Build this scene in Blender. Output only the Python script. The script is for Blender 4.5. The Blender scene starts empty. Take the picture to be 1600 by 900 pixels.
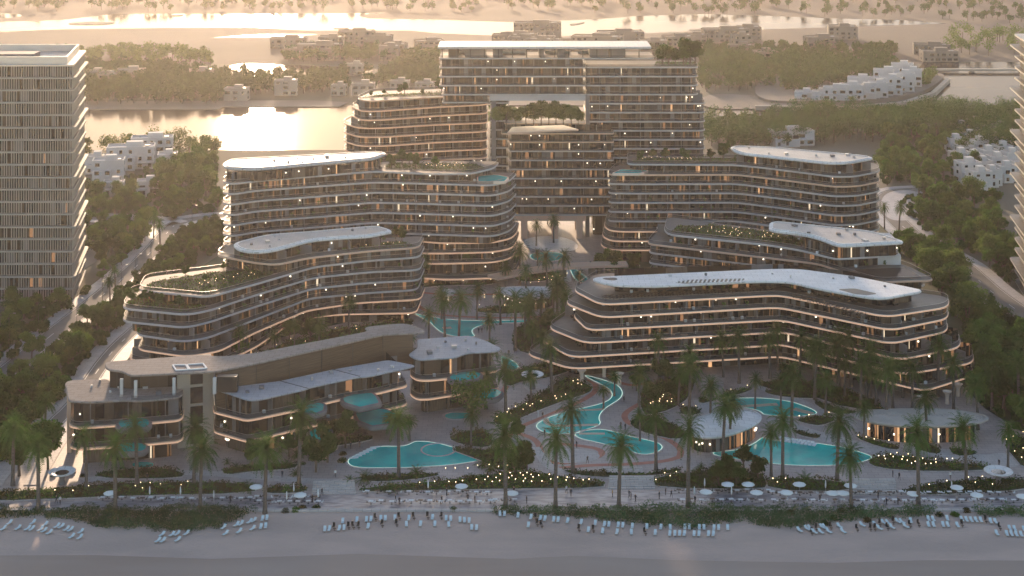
import bpy, bmesh, math, random
from mathutils import Vector, Matrix
from mathutils import noise as mnoise
R = math.radians
rnd = random.Random(7)
sc = bpy.context.scene
col = sc.collection
# ---------------------------------------------------------------- camera (horizontal view axis, lens shifted down)
F, CH, YH = 2500.0, 150.0, -230.0
cam = bpy.data.objects.new('camera', bpy.data.cameras.new('camera'))
col.objects.link(cam); sc.camera = cam
cam.location = (0, 0, CH); cam.rotation_euler = (R(90), 0, 0)
cam.data.sensor_width = 36; cam.data.lens = 36*F/1600
cam.data.shift_y = -(450-YH)/1600
cam.data.clip_start = 1; cam.data.clip_end = 20000
# ---------------------------------------------------------------- sky, sun, exposure
SUN_EL, SUN_AZ = 9.5, -9.1            # azimuth from +Y, to the left
w = bpy.data.worlds.new('World'); sc.world = w; w.use_nodes = True
nt = w.node_tree; sky = nt.nodes.new('ShaderNodeTexSky'); sky.sky_type = 'NISHITA'
sky.sun_disc = False; sky.sun_elevation = R(SUN_EL); sky.sun_rotation = R(SUN_AZ)
sky.air_density = 0.7; sky.dust_density = 0.6; sky.ozone_density = 0.2
nt.links.new(sky.outputs[0], nt.nodes['Background'].inputs[0])
nt.nodes['Background'].inputs[1].default_value = 0.15
sl = bpy.data.lights.new('sun', 'SUN'); sun = bpy.data.objects.new('sun', sl); col.objects.link(sun)
sl.energy = 2.6; sl.angle = R(1.0); sl.color = (1.0, .71, .47)
to_sun = Vector((math.sin(R(SUN_AZ))*math.cos(R(SUN_EL)), math.cos(R(SUN_AZ))*math.cos(R(SUN_EL)), math.sin(R(SUN_EL))))
sun.rotation_euler = (-to_sun).to_track_quat('-Z', 'Y').to_euler(); sun.location = (0, 0, 400)
sc.view_settings.view_transform = 'Standard'; sc.view_settings.look = 'None'
sc.view_settings.gamma = 1; sc.view_settings.use_curve_mapping = False
sc.view_settings.exposure = 1.1
sc.cycles.max_bounces = 6; sc.cycles.diffuse_bounces = 2; sc.cycles.glossy_bounces = 2
sc.cycles.transmission_bounces = 3; sc.cycles.transparent_max_bounces = 12; sc.cycles.volume_bounces = 0
sc.cycles.use_denoising = True; sc.cycles.sample_clamp_indirect = 4
sc.cycles.caustics_reflective = False; sc.cycles.caustics_refractive = False
try: sc.cycles.use_light_tree = True
except Exception: pass

# ---------------------------------------------------------------- geometry helpers
def P(px, py, h=0.0):
    """plan position of the point seen at (px,py) of the 1600x900 photograph when it lies at height h"""
    d = F*(CH-h)/(py-YH)
    return ((px-800)*d/F, d)
def PP(pts, h=0.0): return [P(x, y, h) for x, y in pts]
def area(p): return sum(p[i-1][0]*p[i][1]-p[i][0]*p[i-1][1] for i in range(len(p)))/2
def ccw(p): return list(p) if area(p) > 0 else list(p)[::-1]
def inset(p, d):
    """offset a CCW polygon inwards by d (mitred)"""
    n = len(p); out = []
    for i in range(n):
        a, b, c = Vector(p[i-1]), Vector(p[i]), Vector(p[(i+1) % n])
        u = (b-a).normalized(); v = (c-b).normalized()
        n1 = Vector((-u.y, u.x)); n2 = Vector((-v.y, v.x)); m = n1+n2
        k = max(m.dot(n1), .5)
        q = b + m*(d/k); out.append((q.x, q.y))
    return out
def rounded(p, r, seg=5):
    """replace each corner by a curve"""
    n = len(p); out = []
    for i in range(n):
        a, b, c = Vector(p[i-1]), Vector(p[i]), Vector(p[(i+1) % n])
        u = a-b; v = c-b; ru = min(r, u.length*.48); rv = min(r, v.length*.48)
        q0 = b+u.normalized()*ru; q1 = b+v.normalized()*rv
        for k in range(seg+1):
            t = k/seg; q = q0*(1-t)**2 + b*2*t*(1-t) + q1*t*t
            out.append((q.x, q.y))
    return out
def smooth(p, n=3):
    for _ in range(n):
        q = []
        for i in range(len(p)):
            a, b = p[i], p[(i+1) % len(p)]
            q += [(a[0]*.75+b[0]*.25, a[1]*.75+b[1]*.25), (a[0]*.25+b[0]*.75, a[1]*.25+b[1]*.75)]
        p = q
    return p
def inside(x, y, p):
    c = False; n = len(p)
    for i in range(n):
        x1, y1 = p[i-1]; x2, y2 = p[i]
        if (y1 > y) != (y2 > y) and x < (x2-x1)*(y-y1)/(y2-y1)+x1: c = not c
    return c
def scatter(poly, n, mind=0, rg=rnd, tries=30):
    xs = [q[0] for q in poly]; ys = [q[1] for q in poly]; out = []; cell = {}
    for _ in range(n*tries):
        if len(out) >= n: break
        x = rg.uniform(min(xs), max(xs)); y = rg.uniform(min(ys), max(ys))
        if not inside(x, y, poly): continue
        if mind:
            k = (int(x//mind), int(y//mind)); bad = False
            for i in (-1, 0, 1):
                for j in (-1, 0, 1):
                    for q in cell.get((k[0]+i, k[1]+j), ()):
                        if (q[0]-x)**2+(q[1]-y)**2 < mind*mind: bad = True
            if bad: continue
            cell.setdefault(k, []).append((x, y))
        out.append((x, y))
    return out

class MB:
    """collects faces, links them as ONE mesh object"""
    def __init__(s): s.v = []; s.f = []; s.m = []; s.mats = []; s.sm = []
    def mi(s, m):
        if m not in s.mats: s.mats.append(m)
        return s.mats.index(m)
    def face(s, pts, m, smooth=False):
        k = len(s.v); s.v += [tuple(p) for p in pts]; s.f.append(tuple(range(k, k+len(pts)))); s.m.append(s.mi(m)); s.sm.append(smooth)
    def grid(s, rows, m, close=True, smooth=True):
        k = len(s.v); n = len(rows[0]); i0 = s.mi(m)
        for r in rows: s.v += [tuple(p) for p in r]
        for i in range(len(rows)-1):
            for j in range(n if close else n-1):
                a = k+i*n+j; b = k+i*n+(j+1) % n
                s.f.append((a, b, b+n, a+n)); s.m.append(i0); s.sm.append(smooth)
    def prism(s, poly, z0, z1, m, mtop=None, bev=0.0, mbot=None, cap=True):
        """extruded polygon, optional bevelled rim"""
        poly = ccw(poly); rows = []
        if bev:
            q = inset(poly, bev)
            rows = [[(x, y, z0) for x, y in q], [(x, y, z0+bev) for x, y in poly], [(x, y, z1-bev) for x, y in poly], [(x, y, z1) for x, y in q]]
            tp = q
        else:
            rows = [[(x, y, z0) for x, y in poly], [(x, y, z1) for x, y in poly]]; tp = poly
        s.grid(rows, m, smooth=False)
        if cap:
            s.face([(x, y, z1) for x, y in tp], mtop or m); s.face([(x, y, z0) for x, y in tp][::-1], mbot or m)
    def box(s, x0, x1, y0, y1, z0, z1, m): s.prism([(x0, y0), (x1, y0), (x1, y1), (x0, y1)], z0, z1, m)
    def obox(s, cx, cy, ang, lx, ly, z0, z1, m):
        c, q = math.cos(ang), math.sin(ang)
        s.prism([(cx+c*a*lx/2-q*b*ly/2, cy+q*a*lx/2+c*b*ly/2) for a, b in ((-1, -1), (1, -1), (1, 1), (-1, 1))], z0, z1, m)
    def bar(s, a, b, w, m, z0, z1):
        a = Vector(a); b = Vector(b); d = (b-a)
        if d.length < 1e-4: return
        d.normalize(); n = Vector((-d.y, d.x))*w/2
        s.prism([tuple(a-n), tuple(b-n), tuple(b+n), tuple(a+n)], z0, z1, m)
    def tube(s, pts, rad, m, n=6, caps=True):
        rows = []
        for i, p in enumerate(pts):
            p = Vector(p); q = Vector(pts[min(i+1, len(pts)-1)])-Vector(pts[max(i-1, 0)]); q.normalize()
            a = q.orthogonal().normalized(); b = q.cross(a); r = rad[i] if isinstance(rad, (list, tuple)) else rad
            if i and rows:   # keep the frame steady
                pa = (Vector(rows[-1][0])-Vector(pts[i-1])); pa = (pa-q*pa.dot(q))
                if pa.length > 1e-6: a = pa.normalized(); b = q.cross(a)
            rows.append([tuple(p+a*math.cos(t)*r+b*math.sin(t)*r) for t in [k*2*math.pi/n for k in range(n)]])
        s.grid(rows, m)
        if caps: s.face(rows[0][::-1], m); s.face(rows[-1], m)
    def lathe(s, cx, cy, prof, m, n=24, sx=1, sy=1):
        rows = [[(cx+r*sx*math.cos(k*2*math.pi/n), cy+r*sy*math.sin(k*2*math.pi/n), z) for k in range(n)] for r, z in prof]
        s.grid(rows, m)
    def build(s, name, parent=None, loc=None):
        me = bpy.data.meshes.new(name); me.from_pydata(s.v, [], s.f)
        for m in s.mats:
            if m: me.materials.append(m)
        me.polygons.foreach_set('material_index', s.m); me.polygons.foreach_set('use_smooth', s.sm)
        me.update()
        o = bpy.data.objects.new(name, me); col.objects.link(o)
        if parent: o.parent = parent
        if loc: o.location = loc
        return o
def tag(o, label=None, cat=None, group=None, kind=None):
    if label: o['label'] = label
    if cat: o['category'] = cat
    if group: o['group'] = group
    if kind: o['kind'] = kind
    return o
def thing(name, label, cat, loc=(0, 0, 0), rz=0, group=None):
    o = bpy.data.objects.new(name, None); o.empty_display_size = .1; col.objects.link(o)
    o.location = loc; o.rotation_euler = (0, 0, rz); return tag(o, label, cat, group)
def dup(root, loc, rz=0, s=1.0, label=None, cat=None, group=None):
    r = root.copy(); col.objects.link(r); r.location = loc; r.rotation_euler = (0, 0, rz)
    r.scale = s if isinstance(s, (tuple, list)) else (s, s, s)
    tag(r, label, cat, group)
    for ch in root.children:
        c = ch.copy(); col.objects.link(c); c.parent = r
        for g in ch.children:
            d = g.copy(); col.objects.link(d); d.parent = c
    return r
ORD = 'first second third fourth fifth sixth seventh eighth ninth tenth eleventh twelfth thirteenth fourteenth fifteenth sixteenth seventeenth eighteenth nineteenth'.split()
TENS = {20: 'twent', 30: 'thirt', 40: 'fort', 50: 'fift', 60: 'sixt', 70: 'sevent', 80: 'eight', 90: 'ninet'}
def ordw(n):
    """1 -> first"""
    if n < 20: return ORD[n-1]
    if n < 100:
        t = n//10*10
        return TENS[t]+'ieth' if n == t else TENS[t]+'y-'+ORD[n-t-1]
    return 'hundredth' if n == 100 else 'hundred and '+ordw(n-100)

# ---------------------------------------------------------------- materials
def mat(name, c, rough=.7, metal=0.0, var=0.0, scale=.3, bump=0.0, bscale=3.0, c2=None, emis=None, es=0.0, spec=.5, stretch=None, detail=4, coord='Object', contrast=0, panels=0):
    m = bpy.data.materials.new(name); m.use_nodes = True; n = m.node_tree; b = n.nodes['Principled BSDF']
    b.inputs['Base Color'].default_value = (*c, 1); b.inputs['Roughness'].default_value = rough
    b.inputs['Metallic'].default_value = metal; b.inputs['Specular IOR Level'].default_value = spec
    if emis: b.inputs['Emission Color'].default_value = (*emis, 1); b.inputs['Emission Strength'].default_value = es
    if var or c2 or bump:
        tc = n.nodes.new('ShaderNodeTexCoord'); mp = n.nodes.new('ShaderNodeMapping'); n.links.new(tc.outputs[coord], mp.inputs[0])
        if stretch: mp.inputs['Scale'].default_value = stretch
    if var or c2:
        nz = n.nodes.new('ShaderNodeTexNoise'); nz.inputs['Scale'].default_value = scale; nz.inputs['Detail'].default_value = detail
        n.links.new(mp.outputs[0], nz.inputs['Vector'])
        rp = n.nodes.new('ShaderNodeValToRGB'); n.links.new(nz.outputs[0], rp.inputs[0])
        lo, hi = .3+contrast, .7-contrast
        rp.color_ramp.elements[0].position = lo; rp.color_ramp.elements[1].position = hi
        ca = c2 if c2 else tuple(x*(1-var) for x in c); cb = c if c2 else tuple(min(1, x*(1+var)) for x in c)
        rp.color_ramp.elements[0].color = (*ca, 1); rp.color_ramp.elements[1].color = (*cb, 1)
        n.links.new(rp.outputs[0], b.inputs['Base Color'])
    if panels:
        br = n.nodes.new('ShaderNodeTexBrick'); br.inputs['Scale'].default_value = 1; br.inputs['Brick Width'].default_value = panels; br.inputs['Row Height'].default_value = panels*.6; br.inputs['Mortar Size'].default_value = .05; br.inputs['Bias'].default_value = -.2
        br.inputs['Color1'].default_value = (1, 1, 1, 1); br.inputs['Color2'].default_value = (.86, .86, .86, 1); br.inputs['Mortar'].default_value = (.6, .58, .56, 1)
        t2 = n.nodes.new('ShaderNodeTexCoord'); n.links.new(t2.outputs['Object'], br.inputs['Vector']); mm = n.nodes.new('ShaderNodeMix'); mm.data_type = 'RGBA'; mm.blend_type = 'MULTIPLY'; mm.inputs[0].default_value = 1
        n.links.new(rp.outputs[0], mm.inputs[6]); n.links.new(br.outputs[0], mm.inputs[7]); n.links.new(mm.outputs[2], b.inputs['Base Color'])
    if bump:
        bz = n.nodes.new('ShaderNodeTexNoise'); bz.inputs['Scale'].default_value = bscale; bz.inputs['Detail'].default_value = 3
        n.links.new(mp.outputs[0], bz.inputs['Vector'])
        bp = n.nodes.new('ShaderNodeBump'); bp.inputs['Strength'].default_value = bump; bp.inputs['Distance'].default_value = .3
        n.links.new(bz.outputs[0], bp.inputs['Height']); n.links.new(bp.outputs[0], b.inputs['Normal'])
    return m
def emit(name, c, s):
    m = bpy.data.materials.new(name); m.use_nodes = True; n = m.node_tree; n.nodes.clear()
    o = n.nodes.new('ShaderNodeOutputMaterial'); e = n.nodes.new('ShaderNodeEmission')
    e.inputs[0].default_value = (*c, 1); e.inputs[1].default_value = s; n.links.new(e.outputs[0], o.inputs[0]); return m
def leafmat(name, c1, c2, trans=.35, scale=.25):
    m = bpy.data.materials.new(name); m.use_nodes = True; n = m.node_tree; n.nodes.clear()
    o = n.nodes.new('ShaderNodeOutputMaterial'); d = n.nodes.new('ShaderNodeBsdfDiffuse'); t = n.nodes.new('ShaderNodeBsdfTranslucent')
    mx = n.nodes.new('ShaderNodeMixShader'); mx.inputs[0].default_value = trans
    tc = n.nodes.new('ShaderNodeTexCoord'); nz = n.nodes.new('ShaderNodeTexNoise'); nz.inputs['Scale'].default_value = scale; nz.inputs['Detail'].default_value = 2
    n.links.new(tc.outputs['Object'], nz.inputs['Vector'])
    oi = n.nodes.new('ShaderNodeObjectInfo'); ad = n.nodes.new('ShaderNodeMath'); ad.operation = 'MULTIPLY_ADD'
    n.links.new(oi.outputs['Random'], ad.inputs[0]); ad.inputs[1].default_value = .4; n.links.new(nz.outputs[0], ad.inputs[2])
    rp = n.nodes.new('ShaderNodeValToRGB'); n.links.new(ad.outputs[0], rp.inputs[0])
    rp.color_ramp.elements[0].position = .4; rp.color_ramp.elements[1].position = 1.0
    rp.color_ramp.elements[0].color = (*c1, 1); rp.color_ramp.elements[1].color = (*c2, 1)
    for q in (d, t): n.links.new(rp.outputs[0], q.inputs[0])
    n.links.new(d.outputs[0], mx.inputs[1]); n.links.new(t.outputs[0], mx.inputs[2]); n.links.new(mx.outputs[0], o.inputs[0]); return m
def glassy(name, c, alpha, rough=.08):
    m = bpy.data.materials.new(name); m.use_nodes = True; n = m.node_tree; b = n.nodes['Principled BSDF']
    b.inputs['Base Color'].default_value = (*c, 1); b.inputs['Roughness'].default_value = rough
    b.inputs['Alpha'].default_value = alpha; return m

M = dict(
 land=mat('land', (.08, .075, .045), .95, c2=(.18, .15, .11), scale=.01, detail=8),
 farland=mat('far_land', (.13, .10, .08), .95, c2=(.08, .062, .05), scale=.006, detail=8),
 lawn=mat('lawn', (.03, .05, .018), .9, c2=(.045, .055, .025), scale=.15, detail=6),
 sand=mat('sand', (.56, .425, .36), .95, c2=(.46, .355, .305), scale=.09, detail=12, bump=.9, bscale=1.6, contrast=.06, stretch=(.5, 1.3, 1)),
 wetsand=mat('wet_sand', (.34, .25, .20), .8, c2=(.40, .31, .26), scale=.04, stretch=(.4, 2, 1), detail=6),
 drysand=mat('dry_sand', (.23, .19, .155), .95, c2=(.15, .125, .10), scale=.03, detail=8),
 paving=mat('paving', (.48, .40, .37), .55, c2=(.36, .30, .275), scale=.18, detail=8, panels=2.6),
 promen=mat('promenade_stone', (.33, .31, .33), .35, c2=(.15, .14, .16), scale=.5, detail=10, stretch=(.5, 1.6, 1), contrast=.12),
 redpath=mat('terracotta_paving', (.50, .19, .13), .6, c2=(.38, .14, .10), scale=.4),
 whitepath=mat('pale_stone', (.55, .50, .47), .6, c2=(.45, .41, .39), scale=.3, panels=2),
 road=mat('road', (.22, .20, .185), .85, spec=.3, c2=(.15, .135, .12), scale=.08, detail=6),
 kerb=mat('kerb', (.45, .42, .38), .8),
 mark=mat('road_paint', (.7, .7, .68), .6),
 roofw=mat('white_roof', (.60, .57, .55), .55, c2=(.54, .51, .49), scale=.2, detail=8, panels=3.2),
 roofb=mat('bright_roof', (.80, .78, .76), .5, c2=(.72, .70, .68), scale=.15, detail=6, panels=3.2),
 roofd=mat('grey_roof_membrane', (.42, .39, .37), .5, c2=(.35, .33, .31), scale=.3, detail=6, panels=2.4),
 roofv=mat('villa_roof', (.36, .31, .28), .85, spec=.12, c2=(.26, .22, .195), scale=.6, detail=10, stretch=(1, 2.5, 1), panels=2.8),
 roofs=mat('pale_villa_roof', (.42, .42, .44), .6, spec=.3, c2=(.36, .36, .38), scale=.4, panels=2.8),
 slab=mat('grey_slab', (.52, .49, .48), .5, c2=(.45, .42, .41), scale=.2),
 slabw=mat('bronze_slab', (.72, .49, .36), .4, c2=(.65, .44, .32), scale=.2),
 slabp=mat('cream_slab', (.84, .68, .54), .4, c2=(.78, .62, .49), scale=.2),
 floor=mat('terrace_floor', (.17, .145, .125), .6, c2=(.13, .11, .095), scale=.5),
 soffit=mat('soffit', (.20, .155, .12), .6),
 glass=mat('window_glass', (.018, .018, .02), .06, spec=.7),
 glass2=mat('window_glass_brown', (.03, .023, .018), .12, spec=.6),
 wood=mat('wood_cladding', (.075, .05, .032), .55, c2=(.05, .033, .02), scale=.8, stretch=(1, 1, 6)),
 woodh=mat('wood_slats', (.15, .098, .058), .55, c2=(.06, .038, .024), scale=1.2, stretch=(.15, .15, 14), contrast=.1),
 curtain=mat('curtain', (.17, .13, .095), .9, c2=(.07, .052, .038), scale=1.5, stretch=(3, 3, .2)),
 wall=mat('grey_wall', (.20, .185, .18), .7, c2=(.15, .14, .14), scale=.3),
 wallw=mat('white_wall', (.60, .57, .54), .8, c2=(.52, .49, .46), scale=.2),
 wallt=mat('tan_wall', (.40, .34, .27), .8, c2=(.32, .27, .22), scale=.1),
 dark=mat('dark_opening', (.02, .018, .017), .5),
 frame=mat('metal_frame', (.07, .065, .06), .4, metal=.3),
 metal=mat('pale_metal', (.45, .42, .40), .35, metal=.5),
 white=mat('white_fabric', (.75, .76, .76), .8),
 sunbed=mat('sunbed_fabric', (.62, .70, .72), .8),
 black=mat('black_wicker', (.025, .022, .02), .7),
 brown=mat('brown_timber', (.10, .06, .035), .6),
 trunk=mat('palm_trunk', (.16, .13, .11), .9, c2=(.08, .065, .055), scale=3, stretch=(.4, .4, 4)),
 bark=mat('bark', (.10, .075, .055), .9),
 lit=emit('warm_lit_window', (1, .56, .28), .42),
 litw=emit('white_lit_window', (1, .8, .55), .5),
 litlow=emit('faint_lit_window', (1, .5, .25), .16),
 litdim=emit('dim_lit_window', (1, .5, .24), .09),
 lamp=emit('lamp_glow', (1, .74, .42), 5.0),
 lampw=emit('white_lamp_glow', (1, .85, .65), 1.8),
 led=emit('warm_fascia_glow', (1, .62, .42), .33),  # lit look of the slab fascia put into a glowing surface
 ledc=emit('pool_led', (.65, 1, .88), .45),
 basin=mat('pool_tiles', (.05, .33, .30), .3, c2=(.03, .24, .24), scale=.25),
 sandbar=mat('pool_sand_step', (.5, .42, .3), .5),
 rail=glassy('railing_glass', (.09, .095, .105), .45, .08),
 shirt1=mat('dark_clothes', (.02, .02, .03), .8), shirt2=mat('white_clothes', (.6, .6, .6), .8), shirt3=mat('ochre_clothes', (.4, .22, .05), .8),
 skin=mat('skin', (.45, .27, .18), .6), hair=mat('hair', (.02, .015, .01), .7),
)
M['roofr'] = mat('ringed_roof', (.50, .45, .40), .6, c2=(.42, .37, .33), scale=.4)
M['wallf'] = mat('town_wall', (.24, .20, .165), .9, c2=(.19, .16, .13), scale=.05)
M['screen'] = mat('facade_screen', (.35, .325, .29), .7)
M['leafA'] = leafmat('broad_leaves', (.032, .080, .016), (.125, .23, .045), .45)
M['leafB'] = leafmat('olive_leaves', (.05, .095, .022), (.17, .24, .06), .45)
M['leafC'] = leafmat('dark_leaves', (.02, .052, .013), (.07, .135, .035))
M['palm'] = leafmat('palm_leaves', (.030, .070, .018), (.10, .185, .045), .38, .6)
M['dune'] = leafmat('dune_leaves', (.033, .072, .027), (.11, .195, .085), .2, .12)
M['bed'] = leafmat('bed_leaves', (.022, .038, .012), (.095, .075, .022), .25, .15)
def watermat(name, c, rough, bump, bs, stretch, c2=None):
    m = mat(name, c, rough, bump=bump, bscale=bs, stretch=stretch, c2=c2, scale=.15); b = m.node_tree.nodes['Principled BSDF']; b.inputs['IOR'].default_value = 1.33; b.inputs['Specular IOR Level'].default_value = .4 if name == 'pool_water' else .22 if name == 'lake_water' else .10
    return m
def lakemat(name, c, tint, rough, bs, bump, stretch):
    m = bpy.data.materials.new(name); m.use_nodes = True; n = m.node_tree; n.nodes.clear()
    o = n.nodes.new('ShaderNodeOutputMaterial'); d = n.nodes.new('ShaderNodeBsdfDiffuse'); g = n.nodes.new('ShaderNodeBsdfGlossy'); mx = n.nodes.new('ShaderNodeMixShader'); fr = n.nodes.new('ShaderNodeFresnel')
    d.inputs[0].default_value = (*c, 1); g.inputs[0].default_value = (*tint, 1); g.inputs['Roughness'].default_value = rough; fr.inputs[0].default_value = 1.33
    tc = n.nodes.new('ShaderNodeTexCoord'); mp = n.nodes.new('ShaderNodeMapping'); mp.inputs['Scale'].default_value = stretch; nz = n.nodes.new('ShaderNodeTexNoise'); nz.inputs['Scale'].default_value = bs; nz.inputs['Detail'].default_value = 4
    bp = n.nodes.new('ShaderNodeBump'); bp.inputs['Strength'].default_value = bump; bp.inputs['Distance'].default_value = .3
    L = n.links.new; L(tc.outputs['Object'], mp.inputs[0]); L(mp.outputs[0], nz.inputs['Vector']); L(nz.outputs[0], bp.inputs['Height'])
    L(bp.outputs[0], g.inputs['Normal']); L(fr.outputs[0], mx.inputs[0]); L(d.outputs[0], mx.inputs[1]); L(g.outputs[0], mx.inputs[2]); L(mx.outputs[0], o.inputs[0]); return m
M['lake'] = lakemat('lake_water', (.07, .06, .055), (.27, .245, .24), .10, .3, .22, (.22, 1, 1))
M['river'] = lakemat('far_water', (.10, .09, .08), (.24, .235, .26), .10, .25, .15, (.15, 1, 1))
M['pool'] = watermat('pool_water', (.02, .62, .52), .05, .18, 1.2, (1, 1, 1), c2=(.008, .36, .35))
# ---------------------------------------------------------------- the ground and its sheets
def sheet(name, poly, z, m, kind='structure', thick=0.0, label=None, cat=None):
    mb = MB(); poly = ccw(poly)
    if thick: mb.prism(poly, z-thick, z, m)
    else: mb.face([(x, y, z) for x, y in poly], m)
    o = mb.build(name); o['kind'] = kind
    return o
sheet('ground', [(-1800, 60), (1800, 60), (2200, 3400), (-2200, 3400)], 0, M['land'])
sheet('far_land', PP([(-800, 100), (2400, 100), (2600, -60), (-1000, -60)]), .05, M['farland'])
# lakes and rivers
sheet('lake', PP([(-500, 235), (540, 235), (640, 205), (1100, 200), (1300, 205), (1480, 215), (2300, 215), (2300, 118), (1443, 118), (1440, 160), (1300, 168), (1100, 163), (780, 158), (640, 158), (540, 165), (340, 168), (130, 168), (-500, 168)]), .10, M['lake'])
sheet('lagoon', PP([(1440, 118), (2200, 118), (2200, 97), (1443, 97), (1436, 106)]), .101, M['lake'])
sheet('channel', smooth(PP([(340, 118), (352, 104), (375, 99), (440, 101), (520, 104), (595, 107), (570, 116), (500, 118), (420, 120)])), .11, M['lake'])
sheet('river', PP([(-600, 30), (0, 34), (60, 33), (100, 31), (180, 22), (260, 21.5), (360, 22), (500, 21), (605, 20), (560, 24), (575, 29), (680, 31), (800, 35), (870, 33), (950, 29), (1000, 25), (1100, 22), (1200, 25), (1300, 29), (1400, 31), (1480, 37), (1330, 42), (1200, 46), (1080, 49), (1000, 53), (960, 55), (820, 58), (680, 52), (640, 48), (480, 48), (400, 43), (250, 44), (100, 46), (0, 50), (-600, 58)]), .12, M['river'])
sheet('creek', smooth(PP([(-500, 8), (0, 20), (45, 24), (0, 31), (-500, 28)])), .12, M['river'])
sheet('creek', smooth(PP([(315, 60), (400, 58), (470, 57), (510, 53), (440, 53), (380, 55)])), .12, M['river'])
for q in ([(95, 38), (140, 34), (190, 36), (150, 40)], [(265, 25), (290, 23), (280, 26)], [(885, 39), (920, 34), (900, 40)], [(812, 45), (832, 43), (825, 46)], [(1070, 47), (1110, 46), (1090, 48)], [(515, 45), (550, 44), (535, 46)]):
    sheet('sandbank', smooth(PP(q)), .5, M['drysand'], thick=.6)
# banks of dry sand
sheet('shore', PP([(130, 172), (340, 172), (350, 168), (530, 168), (545, 161), (480, 158), (130, 160)]), .6, M['drysand'], thick=.7)
sheet('shore', smooth(PP([(1095, 172), (1200, 172), (1290, 170), (1240, 158), (1150, 148), (1095, 150)])), .7, M['drysand'], thick=.8)
sheet('shore', PP([(600, 166), (950, 166), (950, 156), (600, 152)]), .6, M['drysand'], thick=.7)
# promontory with embankment
sheet('promontory', smooth(PP([(1180, 162), (1260, 164), (1340, 163), (1410, 157), (1455, 143), (1478, 124), (1470, 119), (1450, 118), (1438, 125), (1400, 110), (1250, 110), (1180, 130)]), 2), 2.2, M['drysand'], thick=2.4)
mb = MB()
emb = PP([(1180, 166), (1260, 167), (1340, 166), (1412, 160), (1458, 145), (1481, 124)], 2.2)
for a, b in zip(emb, emb[1:]): mb.bar(a, b, 3.0, M['wallt'], 0, 2.6)
tag(mb.build('embankment'), 'curved tan stone embankment wrapping the white houses on the promontory', 'embankment')
mb = MB(); a, b = P(1440, 113), P(2300, 113)
mb.bar(a, b, 5, M['wallt'], 1.2, 2.4)
for k in range(12):
    t = k/11; mb.obox(a[0]+(b[0]-a[0])*t, a[1]+(b[1]-a[1])*t, 0, 3, 4, 0, 1.25, M['wallt'])
tag(mb.build('causeway'), 'low straight causeway crossing the lagoon at far right', 'bridge')
# resort ground
sheet('lawn', PP([(-300, 800), (-300, 700), (60, 640), (190, 560), (200, 520), (280, 440), (340, 400), (350, 330), (560, 270), (1420, 330), (1560, 470), (1700, 640), (1900, 800)]), .06, M['lawn'])
sheet('beach', PP([(-900, 797), (2500, 797), (2500, 1300), (-900, 1300)]), .08, M['sand'])
sheet('wet_sand', PP([(-900, 872), (150, 868), (330, 874), (560, 866), (800, 874), (900, 869), (1060, 876), (1300, 880), (1450, 876), (2500, 880), (2500, 1300), (-900, 1300)]), .10, M['wetsand'])
# roads
ROADS = []
def road(name, pts, wdt, mk=True):
    c = [P(*q) for q in pts]; c = [Vector(q) for q in c]
    # subdivide smoothly
    for _ in range(2):
        q = [c[0]]
        for a, b in zip(c, c[1:]): q += [a*.75+b*.25, a*.25+b*.75]
        q.append(c[-1]); c = q
    ROADS.append((c, wdt/2+3)); L = []; Rr = []
    for i, p in enumerate(c):
        d = (c[min(i+1, len(c)-1)]-c[max(i-1, 0)]).normalized(); n = Vector((-d.y, d.x))
        L.append((p, n))
    def strip(o1, o2, z, m, mb):
        for (p, n), (q, k) in zip(L, L[1:]):
            mb.face([(*(p+n*o1), z), (*(q+k*o1), z), (*(q+k*o2), z), (*(p+n*o2), z)], m)
    mb = MB(); strip(-wdt/2, wdt/2, .14, M['road'], mb); mb.build(name)['kind'] = 'structure'
    mb = MB()
    for s_ in (-1, 1):
        a, b = s_*wdt/2, s_*(wdt/2+4)
        strip(min(a, b), max(a, b), .27, M['whitepath'], mb)
        for (p, n), (q, k) in zip(L, L[1:]): mb.face([(*(p+n*a), .1), (*(q+k*a), .1), (*(q+k*a), .27), (*(p+n*a), .27)], M['kerb'])
    mb.build('pavement')['kind'] = 'structure'
    if mk:
        mb = MB()
        for s_ in (-wdt/2+.5, wdt/2-.5): strip(s_-.08, s_+.08, .15, M['mark'], mb)
        for i, ((p, n), (q, k)) in enumerate(zip(L, L[1:])):
            if i % 2 == 0:
                e = p+(q-p)*.5; mb.face([(*(p-n*.1), .15), (*(e-n*.1), .15), (*(e+n*.1), .15), (*(p+n*.1), .15)], M['mark'])
        mb.build('road_markings')['kind'] = 'structure'
road('road', [(-60, 640), (60, 540), (150, 470), (205, 425), (245, 385), (268, 355), (285, 345), (340, 338), (420, 336)], 7.5)
road('road', [(20, 760), (80, 665), (120, 630), (165, 560), (205, 520), (250, 485)], 5)
road('road', [(270, 352), (240, 345), (140, 340), (40, 342)], 8, False)
road('road', [(1640, 520), (1555, 462), (1520, 430), (1500, 412), (1440, 380), (1400, 345), (1380, 320), (1390, 300), (1440, 296), (1500, 300)], 9)
sheet('car_park', smooth(PP([(1380, 345), (1375, 300), (1440, 296), (1450, 335), (1430, 345)])), .16, M['whitepath'])
sheet('sand_lot', smooth(PP([(60, 480), (130, 420), (150, 410), (170, 395), (140, 380), (60, 400)])), .10, M['drysand'])
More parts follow.
